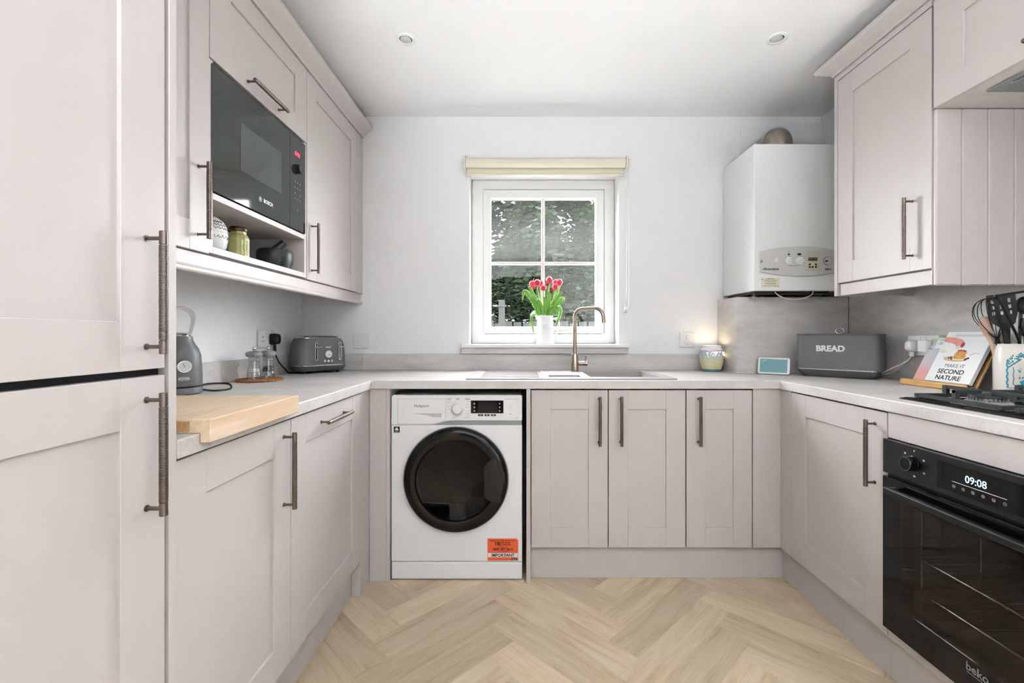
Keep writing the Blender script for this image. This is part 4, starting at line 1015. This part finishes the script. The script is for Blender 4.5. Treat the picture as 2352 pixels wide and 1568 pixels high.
# ------------------------------------------------------------------ smart display
t = thing('smart_display', 'small white smart display with teal screen beside the bread bin', 'screen', (1.303, 2.343, .9073), radians(-40))
tl = radians(-14)
fr = MB().prism(rrect(.0735, .043, .01), -.006, .006).build('front_frame', 'white_plastic', t, (0, .0, .0435), (tl, 0, 0), bev=.002, seg=2)
MB().prism(rrect(.0625, .0345, .003), -.0066, -.0058).build('screen', 'screen_teal', fr)
text('lettering', '09:08', .011, 'print_white', fr, (-.058, -.0069, .0255), align='LEFT')
MB().box(-.058, -.046, -.0069, -.0066, .014, .0165).build('caption', 'print_pale', fr)
MB().prism([(.004, .002), (.066, .0015), (.06, .03), (.0235, .08)], -.064, .064, 'X').build('back_shell', 'white_plastic', t, bev=.006, seg=2)

# ------------------------------------------------------------------ bread bin
th = radians(-47)
t = thing('bread_bin', 'dark grey metal bread bin with white BREAD lettering in the right corner', 'bread bin', (1.549, 2.209, .907), th)
bw, bd_ = .168, .078
MB().loft_rr([(0, bw - .03, bd_ - .025, .03), (.006, bw - .022, bd_ - .018, .03), (.025, bw - .004, bd_ - .003, .03), (.036, bw, bd_, .03)], 8).build('base', 'grey_enamel_dark', t, smooth=40)
MB().loft_rr([(.036, bw + .0015, bd_ + .0015, .031), (.0405, bw + .0015, bd_ + .0015, .031)], 8).build('chrome_band', 'chrome', t)
MB().loft_rr([(.0405, bw, bd_, .03), (.2, bw, bd_, .03)], 8).build('body', 'grey_enamel', t, smooth=40)
ld = MB().loft_rr([(.2, bw + .002, bd_ + .002, .031), (.2075, bw + .002, bd_ + .002, .031), (.21, bw - .002, bd_ - .002, .028)], 8).build('lid', 'grey_enamel_dark', t, smooth=40)
MB().tube([(.0 + .017 * cos(a), 0, .2235 + .0135 * sin(a)) for a in [2 * pi * i / 28 for i in range(29)]], .0017, 8).build('ring', 'chrome', ld, smooth=60)
text('lettering', 'BREAD', .038, 'print_white', t, (-.022, -bd_ - .0012, .138), bold=.0016, ext=.001)

# ------------------------------------------------------------------ plugs on the right wall with charger cable
t = thing('plug', 'white rounded plug in the right-hand wall socket', 'plug', (XR - .0405, 1.972, 1.064), R90)
MB().loft_rr([(0, .023, .024, .008), (.014, .024, .026, .014), (.03, .019, .021, .014), (.034, .012, .014, .01)]).xf(Matrix.Rotation(pi / 2, 4, 'X')).build('body', 'white_plastic', t, smooth=50)
MB().lathe([(.009, -.02), (.009, .0)], 12, (0, -.014, -.026)).build('cable_sleeve', 'white_plastic', t, smooth=40)
t = thing('phone_charger', 'square white charger plugged in beside the rounded plug', 'charger', (XR - .0405, 1.905, 1.064), R90)
MB().box(-.023, .023, -.032, 0, -.026, .026).build('body', 'paper_white', t, bev=.007, seg=3)
a0 = Vector((1.694, 1.972, 1.018))
tmp = MB().tube([(1.6725, 2.012, .977), (1.658, 2.045, .955)], .0042, 10)
oc = thing('charger_cable', 'white charger cable with pinkish clip hanging towards the bread bin', 'cable', (1.69, 1.97, .92))
MB().tube([Vector(p) - Vector((1.69, 1.97, .92)) for p in spline([a0 + Vector((0, 0, .006)), a0 + Vector((-.004, .008, -.015)), (1.672, 2.015, .975), (1.65, 2.06, .945), (1.64, 2.09, .925), (1.65, 2.12, .918)], 6)], .0022, 8).build('cable', 'cable_white', oc, smooth=60)
MB().tube([Vector(p) - Vector((1.69, 1.97, .92)) for p in spline([a0 + Vector((0, 0, .0)), (1.69, 2.03, .965), (1.67, 2.07, .935), (1.645, 2.1, .93), (1.64, 2.12, .95)], 6)], .0018, 8).build('cable', 'cable_white', oc, smooth=60)
tmp.xf(Matrix.Translation((-1.69, -1.97, -.92))).build('clip', 'pink_print', oc, smooth=40)

# ------------------------------------------------------------------ recipe books on a wooden stand (faces -X)
# local frame: x runs towards the camera (-Y), y into the wall (+X)
t = thing('book_stand', 'bamboo recipe book stand facing the room on the right worktop', 'stand', (1.575, 1.893, .907), R90)
MB().box(0, .27, 0, .022, 0.0, .026).build('ledge', 'bamboo', t, bev=.006, seg=2)
MB().box(.0, .27, .022, .06, .0, .012).build('foot_board', 'bamboo', t, bev=.002)
lean = radians(-27)
MB().box(.012, .262, .0, .009, .0, .205).build('back_board', 'bamboo', t, (0, .0555, .012), (lean, 0, 0), bev=.002)
MB().prism([(.07, .0), (.145, .0), (.145, .16), (.128, .16)], .12, .15, 'X').build('prop', 'hardboard', t)
bl = (0, .0, 0)
t2 = thing('recipe_book', 'pastel recipe book lying behind the white cookbook on the stand', 'book', (1.575 + .046, 1.893, .907 + .0135), R90)
bk = MB().box(.006, .17, 0, .008, 0, .205).build('cover', 'meal_cover', t2, rot=(lean, 0, 0), bev=.0008)
text('lettering', 'MEAL PLANNER', .0235, 'print_white', bk, (.073, -.0004, .095), rot=(pi / 2, radians(-90), 0), bold=.0002)
MB().box(.032, .083, -.0004, .0, .152, .199).build('inset_panel', 'paper_white', bk)
MB().box(.04, .075, -.0007, -.0003, .19, .192).box(.048, .066, -.0007, -.0003, .178, .18).box(.044, .07, -.0007, -.0003, .172, .174).build('small_print', 'print_grey', bk)
t2 = thing('cookbook', 'white cookbook with pancake picture at the front of the stand', 'book', (1.575 + .0265, 1.893, .907 + .0265), R90)
bk = MB().box(.088, .266, 0, .003, 0, .213).build('cover', 'paper_white', t2, rot=(lean, 0, 0), bev=.0005)
MB().box(.09, .264, .0031, .0155, .001, .211).build('pages', 'page_edge', bk)
MB().box(.088, .266, .0156, .0175, 0, .213).build('back_cover', 'print_black', bk)
bx = .177
text('lettering', 'MAKE IT', .021, 'print_grey', bk, (bx + .004, -.0004, .068), bold=0)
text('lettering', 'SECOND', .026, 'print_black', bk, (bx, -.0004, .043), bold=.0003)
text('lettering', 'NATURE', .026, 'print_black', bk, (bx, -.0004, .017), bold=.0003)
def flat(name, poly, mat, d=.0005): return MB().prism(poly, -d, -.0001).build(name, mat, bk)
ell = lambda cx, cz, rx, rz, n=24: [(cx + rx * cos(2 * pi * i / n), cz + rz * sin(2 * pi * i / n)) for i in range(n)]
flat('plate_picture', ell(bx - .008, .098, .047, .0115), 'plate_print')
flat('plate_inner_picture', ell(bx - .005, .1005, .038, .008), 'pale_print', .0006)
for i in range(4): flat('pancake_picture', ell(bx + .003 + (i % 2) * .002, .104 + i * .0068, .0245 - i * .001, .0065), 'pancake_print', .0007 + i * .0001)
for i, (a, b) in enumerate(((-.012, .132), (-.004, .134), (.006, .133), (.013, .131), (-.03, .103), (-.038, .1), (.03, .1), (.036, .103), (.027, .096), (-.026, .097))):
    flat('berry_picture', ell(bx + .004 + a, b, .0042, .0034, 10), 'berry_print' if i < 4 else 'blueberry_print', .0012)
flat('hand_picture', [(.0885, .189), (.105, .19), (.135, .187), (.16, .18), (.175, .168), (.178, .155), (.17, .158), (.165, .15), (.158, .146), (.15, .15), (.14, .158), (.12, .165), (.0885, .17)], 'skin_print')
flat('nail_picture', ell(.172, .157, .0065, .011, 12), 'berry_print', .0008)
flat('cloth_picture', [(.148, .148), (.16, .155), (.17, .146), (.16, .14), (.15, .141)], 'pale_print', .0009)
flat('lemon_picture', ell(.108, .128, .014, .006), 'sticker_cream')
flat('bowl_picture', [(.215, .118), (.228, .126), (.25, .127), (.25, .123), (.232, .121), (.218, .112)], 'pale_print')
for zz in (.199, .194): flat('small_print', [(.125, zz), (.25, zz), (.25, zz + .0018), (.125, zz + .0018)], 'print_pale')

# ------------------------------------------------------------------ utensil pot and utensils
PC = Vector((1.676, 1.543, .9073))
t = thing('utensil_pot', 'cream stoneware pot with teal tree print holding utensils', 'pot', PC)
MB().rings([[(r_ * cos(2 * pi * j / 40), r_ * sin(2 * pi * j / 40), z) for j in range(40)] for r_, z in ((.03, .001), (.05, 0), (.0525, .004), (.0535, .1), (.053, .15), (.05, .16), (.0515, .173), (.049, .1745), (.047, .17), (.048, .15), (.048, .02), (.01, .015))], (True, True)).build('body', 'ceramic_cream', t, smooth=40)
q = MB(); rp = random.Random(11)
def pot_pt(a, z, o=.0004): return ((.0536 + o) * cos(a), (.0536 + o) * sin(a), z)
def patch(a, z, da, dz, n=8):
    vs = [pot_pt(a + da * cos(2 * pi * i / n), z + dz * sin(2 * pi * i / n)) for i in range(n)] + [pot_pt(a, z, .0008)]
    q.add(vs, [(i, (i + 1) % n, n) for i in range(n)])
A0 = radians(-158)
for i in range(90):
    a = A0 + rp.uniform(0, 1.35); z = .115 + .022 * sin((a - A0) * 2.2) + rp.gauss(0, .006)
    patch(a, z, rp.uniform(.015, .05), rp.uniform(.001, .003))
for i in range(26): patch(A0 + .03 + .03 * sin(i), .03 + i * .0032, .035, .0035)
for i in range(14): patch(A0 + .3 + rp.uniform(-.02, .02), .04 + i * .0042, .022, .003)
for i in range(40): patch(A0 + .6 + rp.uniform(-.1, .45), rp.choice((.088, .062, .045)) + rp.gauss(0, .003), rp.uniform(.02, .06), rp.uniform(.001, .003))
patch(A0 + .72, .045, .1, .011, 12)
for i in range(20): patch(A0 + .1 + i * .06, .028 + rp.uniform(-.001, .001), .04, .0012)
for i in range(16): patch(A0 + .12 + i * .03, .098 + i * .0016, .03, .0026)
q.build('tree_print', 'teal_print', t)
PT = PC + Vector((0, 0, .03))
def util(name, label): return thing(name, label, 'utensil', PT)
# black slotted turner
t = util('slotted_turner', 'black slotted turner standing in the utensil pot')
ang = Matrix.Translation((-.012, -.004, 0)) @ Matrix.Rotation(radians(-7), 4, 'Y') @ Matrix.Rotation(radians(-20), 4, 'Z')
bl = MB().slab([-.04, -.03, -.022, -.008, 0, .014, .022, .036], [.0, .03, .042, .05, .062, .07, .084, .1], lambda i, j: not (i in (1, 3, 5) and j in (1, 3, 5)), -.0015, .0015, 'XZ')
bl.v = [(x * (1 if z > .02 else .75 + z * 12), y + .12 * (z - .05) ** 2, z + .215) for x, y, z in bl.v]
bl.xf(ang).build('blade', 'black_satin', t, bev=.001)
MB().rings([[(x, y, z) for x, y in ((-w_, -.003), (w_, -.003), (w_, .003), (-w_, .003))] for z, w_ in ((.0, .006), (.16, .008), (.2, .012), (.218, .03))]).xf(ang).build('shaft', 'black_satin', t, bev=.001)
# balloon whisk
t = util('whisk', 'black wire balloon whisk leaning left in the utensil pot')
wa = Matrix.Translation((-.008, .012, 0)) @ Matrix.Rotation(radians(-14), 4, 'Y')
MB().tube([wa @ Vector((0, 0, 0)), wa @ Vector((0, 0, .165))], .007, 10).build('shaft', 'black_satin', t, smooth=50)
for k_ in range(5):
    a = pi * k_ / 5
    pts_ = [(0, .16), (.014, .185), (.038, .225), (.045, .262), (.032, .295), (0, .308), (-.032, .295), (-.045, .262), (-.038, .225), (-.014, .185), (0, .16)]
    MB().tube([wa @ Vector((x * cos(a), x * sin(a), z)) for x, z in [tuple(p)[:2] for p in spline([(x, z, 0) for x, z in pts_], 5)]], .0012, 6).build('wire', 'black_satin', t, smooth=60)
# wooden spoon
t = util('wooden_spoon', 'pale wooden spoon behind the whisk in the utensil pot')
wa = Matrix.Translation((-.012, .026, 0)) @ Matrix.Rotation(radians(-16), 4, 'Y')
MB().rings([[tuple(wa @ Vector((w_ * cos(b), .004 * sin(b), z))) for b in [2 * pi * j / 12 for j in range(12)]] for z, w_ in ((0, .005), (.155, .006), (.175, .012), (.195, .02), (.218, .024), (.238, .018), (.246, .008))]).build('spoon', 'spoon_wood', t, smooth=50)
# bent black utensil
t = util('potato_masher', 'long bent black rod of a masher rising above the utensil pot')
MB().tube(spline([(.012, -.02, .01), (-.01, -.026, .14), (-.05, -.032, .215), (-.088, -.036, .285), (-.097, -.036, .304)], 5), .0042, 10).build('rod', 'black_satin', t, smooth=50)
MB().tube(spline([(-.108, -.036, .303), (-.03, -.038, .315), (.05, -.042, .327)], 6), .0042, 10).build('cross_bar', 'black_satin', t, smooth=50)
# steel handled tool and ladle
t = util('steel_handled_tool', 'black utensil with brushed steel handle at the right of the pot')
MB().tube([(.012, -.022, .0), (.022, -.02, .13)], .0035, 8).build('shaft', 'black_satin', t)
MB().tube([(.019, -.026, .12), (.008, -.026, .172)], [.0095, .0085], 14).build('handle', 'steel_grey', t, smooth=50)
MB().tube([(.008, -.026, .172), (-.002, -.026, .2), (.0, -.026, .23)], [.0085, .012, .006], 10).build('grip_end', 'black_satin', t, smooth=50)
t = util('ladle', 'black nylon ladle at the back of the utensil pot')
MB().tube([(.02, .01, 0), (.033, .012, .25)], .005, 8).build('shaft', 'black_satin', t, smooth=50)
MB().rings([[(.04 + r_ * cos(2 * pi * j / 20), .004 + dz, .275 + r_ * sin(2 * pi * j / 20)) for j in range(20)] for r_, dz in ((.006, .024), (.022, .018), (.03, .004), (.028, .002), (.02, .013), (.004, .019))], (True, True)).build('bowl', 'black_satin', t, smooth=50)

# ------------------------------------------------------------------ hob
HX0, HX1, HY0, HY1 = 1.215, 1.70, .872, 1.462
t = thing('gas_hob', 'black gas hob with cast-iron pan supports beside the utensil pot', 'hob', (0, 0, .9072))
MB().rings([[(HX0 + a, HY0 + a, z), (HX1 - a, HY0 + a, z), (HX1 - a, HY1 - a, z), (HX0 + a, HY1 - a, z)] for a, z in ((0, 0), (0, .003), (.012, .007))]).build('glass_plate', 'enamel_black', t, bev=.001)
def burner(x, y, r):
    b = MB().lathe([(r + .014, .0072), (r + .012, .012), (r + .006, .016), (r + .002, .017)], 36, (x, y, 0)).build('burner', 'burner_alloy', t, smooth=40)
    m = MB()
    for i in range(28):
        a = 2 * pi * i / 28; m.box(-.0012, .0012, -.003, .003, .017, .0245)
        for q_ in range(8):
            p = m.v[-8 + q_]; m.v[-8 + q_] = (x + (r + p[1]) * cos(a) - p[0] * sin(a), y + (r + p[1]) * sin(a) + p[0] * cos(a), p[2])
    m.lathe([(r - .006, .017), (r - .006, .025)], 32, (x, y, 0)).build('flame_ring', 'burner_alloy', b)
    MB().lathe([(r, .0245), (r + .003, .026), (r + .002, .031), (r - .01, .033)], 36, (x, y, 0)).build('burner_cap', 'cast_iron', b, smooth=40)
    MB().lathe([(.0025, .0072), (.0025, .021), (.0015, .0225)], 8, (x - r * .75, y - r * .85, 0)).build('igniter', M('brass', '#b99a5b', .3, metal=1.0) if 'brass' not in MATS else 'brass', b)
for x, y, r in ((1.345, 1.31, .04), (1.575, 1.31, .03), (1.345, 1.025, .03), (1.575, 1.025, .04)): burner(x, y, r)
def support(y0, y1):
    m = MB(); x0, x1 = 1.25, 1.668; b = .007
    m.box(x0, x1, y0, y0 + 2 * b, .009, .02).box(x0, x1, y1 - 2 * b, y1, .009, .02)
    m.box(x0, x0 + 2 * b, y0 + 2 * b, y1 - 2 * b, .009, .02).box(x1 - 2 * b, x1, y0 + 2 * b, y1 - 2 * b, .009, .02)
    for x in (x0 + .012, x1 - .012): 
        for y in (y0 + .012, y1 - .012): m.lathe([(.005, .0073), (.005, .0092)], 8, (x, y, 0))
    yc = (y0 + y1) / 2
    for cx in (1.345, 1.575):
        for sx_, sy_ in ((-1, 0), (1, 0), (0, -1), (0, 1)):
            if sx_:
                xe = (x0 + b if sx_ < 0 and cx < 1.45 else x1 - b if sx_ > 0 and cx > 1.45 else 1.46)
                xa, xb = sorted((xe - sx_ * -.007 if False else xe, cx + sx_ * .018))
                m.box(xa - (0.007 if sx_ < 0 else 0), xb + (0.007 if sx_ > 0 else 0), yc - .0055, yc + .0055, .036, .046)
                m.box(xe - .007, xe + .007, yc - .0065, yc + .0065, .0195, .0455)
            else:
                ye = y0 + b if sy_ < 0 else y1 - b
                ya, yb = sorted((ye, yc + sy_ * .018))
                m.box(cx - .0055, cx + .0055, ya, yb, .036, .046)
                m.box(cx - .0065, cx + .0065, ye - .007, ye + .007, .0195, .0455)
                m.box(cx - .005, cx + .005, *sorted((ye - sy_ * .04, ye - sy_ * .048)), .03, .037)
    m.box(1.453, 1.467, y0 + 2 * b, y1 - 2 * b, .009, .02)
    return m.build('pan_support', 'cast_iron', t, bev=.0016)
support(1.182, 1.446); support(.888, 1.152)

# ------------------------------------------------------------------ oven (faces -X)
t = thing('oven', 'black built-in electric oven with glass door and clock reading 09:08', 'oven', (1.168, 1.447, 0), R90)
MB().box(.002, .596, -.018, .03, .679, .784).build('control_panel', 'black_satin', t, bev=.001)
cpx = bpy.data.objects[[o.name for o in t.children if o.name.startswith('control_panel')][0]]
MB().box(.19, .44, -.0188, -.017, .694, .768).build('display', 'black_gloss', cpx)
text('digits', '09:08', .0265, 'blue_led', cpx, (.298, -.0192, .739), sx=.95)
MB().box(.235, .372, -.0191, -.0186, .722, .7232).build('rule', 'print_white', cpx)
for i in range(6):
    x = .24 + i * .0255
    MB().rings([[(x + .0042 * q_ * cos(2 * pi * j / 14), -.0191, .7105 + .0042 * q_ * sin(2 * pi * j / 14)) for j in range(14)] for q_ in (1, .82)], (False, False)).box(x - .0018, x + .0018, -.0192, -.0188, .7099, .7111).build('icon', 'print_pale', cpx)
kx, kz = .114, .735
MB().lathe([(.0225, 0), (.0225, .004), (.021, .005), (.0205, .022), (.019, .025)], 32, (kx, -.018, kz), 'Y').build('knob', 'black_gloss', t, smooth=35)
MB().rings([[(kx + r_ * cos(2 * pi * j / 32), -.0432, kz + r_ * sin(2 * pi * j / 32)) for j in range(32)] for r_ in (.0195, .0186)], (False, False)).build('knob_ring', 'steel_grey', t)
text('lettering', 'P', .009, 'print_white', cpx, (kx + .004, -.0185, kz + .037))
for dx_, dz_ in ((.004, -.036), (.036, -.018), (.035, .018), (-.028, .024)): MB().box(kx + dx_ - .003, kx + dx_ + .003, -.0186, -.018, kz + dz_ - .0025, kz + dz_ + .0025).build('icon', 'print_pale', cpx)
MB().box(.006, .592, -.004, .03, .665, .679).build('vent_gap', 'gap_dark', t)
dr = MB().slab([.003, .075, .52, .595], [.191, .285, .605, .668], lambda i, j: not (i == 1 and j == 1), -.02, .018, 'XZ').build('door', 'black_gloss', t, bev=.0015)
MB().box(.0735, .5215, -.0205, -.0185, .2835, .6065).build('window', 'oven_glass', dr)
MB().box(.05, .548, -.058, -.044, .628, .648).box(.05, .066, -.045, -.019, .63, .646).box(.532, .548, -.045, -.019, .63, .646).build('handle', 'black_satin', dr, bev=.004, seg=2)
text('lettering', 'beko', .029, 'print_grey', dr, (.303, -.0206, .262), bold=.0005)
MB().box(.276, .330, -.0206, -.0202, .2465, .2485).build('underline', 'print_grey', dr)
cav = MB().rings([[(.06, y, .215), (.536, y, .215), (.536, y, .62), (.06, y, .62)] for y in (.019, .42)], (False, True))
cav.build('cavity', M('oven_enamel', '#3a3835', .3, var=.3, scale=8), t)
for z in (.34, .44):
    rk = MB()
    rk.tube([(.07, .03, z), (.526, .03, z)], .003, 8).tube([(.07, .36, z), (.526, .36, z)], .003, 8).tube([(.07, .03, z), (.07, .36, z)], .003, 8).tube([(.526, .03, z), (.526, .36, z)], .003, 8)
    for i in range(18): rk.tube([(.09 + i * .0245, .03, z), (.09 + i * .0245, .36, z)], .0013, 6)
    rk.build('rack', 'chrome', t, smooth=60)
for sx_ in (.064, .532):
    rk = MB()
    for z in (.25, .3, .34, .39, .44, .5, .56): rk.tube([(sx_, .05, z - .006), (sx_, .4, z - .006)], .002, 6)
    for y in (.05, .23, .4): rk.tube([(sx_, y, .24), (sx_, y, .58)], .0025, 6)
    rk.build('side_rail', 'chrome', t, smooth=60)

# ------------------------------------------------------------------ outdoors
struct(MB().box(-30, 30, 2.92, 60, -.40, -.3).build('ground', 'lawn'))
struct(MB().box(-5, 5, 2.92, 7.2, -.299, -.24).build('bounce_patio', 'bounce_paving'))  # unseen slab, added to bounce sunlight through the window onto the ceiling
tf = thing('garden_fence', 'grey board fence at the end of the garden outside the window', 'fence', (0, 8.0, -.3))
for i in range(34):
    x = -2.6 + i * .165
    MB().prism([(x, 0), (x + .135, 0), (x + .135, 1.63 + .02 * sin(i * 2.3)), (x, 1.63 + .02 * sin(i * 2.3))], 0, .02).build('board', 'fence_wood', tf)
MB().box(-2.6, 3.0, .021, .06, .4, .48).box(-2.6, 3.0, .021, .06, 1.2, 1.28).build('rail', 'fence_wood', tf)
t = thing('garden_post', 'grey wooden post with a short crossbar in front of the fence', 'post', (-.318, 7.6, -.3))
MB().box(-.05, .05, -.05, .05, 0, 1.985).build('post', 'fence_wood', t, bev=.006)
MB().box(-.085, .085, -.07, -.0505, 1.87, 1.90).build('crossbar', 'fence_wood', t, bev=.003)
rt = random.Random(21)
def foliage(c, rad, n, size, seed, hollow=.35):
    r_ = random.Random(seed); vs = []; fs = []
    blobs = []
    for i in range(26):
        while True:
            p = Vector((r_.uniform(-1, 1), r_.uniform(-1, 1), r_.uniform(-1, 1)))
            if hollow < p.length < 1: break
        blobs.append((Vector((p.x * rad[0], p.y * rad[1], p.z * rad[2])), r_.uniform(.28, .5)))
    for i in range(n):
        b, br = r_.choice(blobs)
        d_ = Vector((r_.gauss(0, 1), r_.gauss(0, 1), r_.gauss(0, 1))).normalized() * r_.random() ** .5 * br
        p = Vector(c) + b + Vector((d_.x * rad[0], d_.y * rad[1], d_.z * rad[2]))
        q_ = Matrix.Rotation(r_.uniform(0, 6.3), 3, 'Z') @ Matrix.Rotation(r_.uniform(0, 6.3), 3, 'X')
        s_ = size * r_.uniform(.6, 1.4); o_ = len(vs)
        for a, b_ in ((-1, 0), (0, -.45), (1, 0), (0, .45)): vs.append(p + q_ @ Vector((a * s_, b_ * s_, 0)))
        fs.append((o_, o_ + 1, o_ + 2, o_ + 3))
    return MB().add(vs, fs)
def tree(name, label, loc, h, rad, n, size, seed, mat):
    t = thing(name, label, 'tree', loc, 0, 'trees beyond the fence')
    MB().tube([(0, 0, 0), (.1, 0, h * .4), (0, .1, h)], [.22, .16, .05], 10).build('trunk', 'bark', t, smooth=50)
    f = foliage((0, 0, h), rad, n, size, seed).build('foliage', mat, t, recalc=False); f['kind'] = 'stuff'
tree('garden_tree', 'broad leafy tree seen through the left of the window', (.95, 13.0, -.3), 3.9, (1.3, 1.4, 2.0), 9000, .10, 1, 'leaf_foliage')
tree('garden_tree', 'tall leafy tree seen through the upper right window pane', (3.3, 16.0, -.3), 4.6, (1.7, 1.2, 2.6), 9000, .11, 2, 'leaf_foliage')
tree('garden_tree', 'dense dark tree far behind, filling the middle of the window', (1.2, 19.0, -.3), 4.6, (3.2, 1.6, 3.2), 14000, .16, 4, 'leaf_dark')
t = thing('hedge', 'dark hedge behind the fence in the lower left window pane', 'hedge', (0.2, 10.3, -.3))
f = foliage((0, 0, 1.25), (2.4, .7, 1.45), 12000, .075, 9, .0).build('foliage', 'leaf_dark', t, recalc=False); f['kind'] = 'stuff'
for x in (-1.6, -.5, .6, 1.7): MB().tube([(x, 0, 0), (x + .08, 0, 1.3)], [.05, .02], 7).build('stem', 'bark', t, smooth=50)
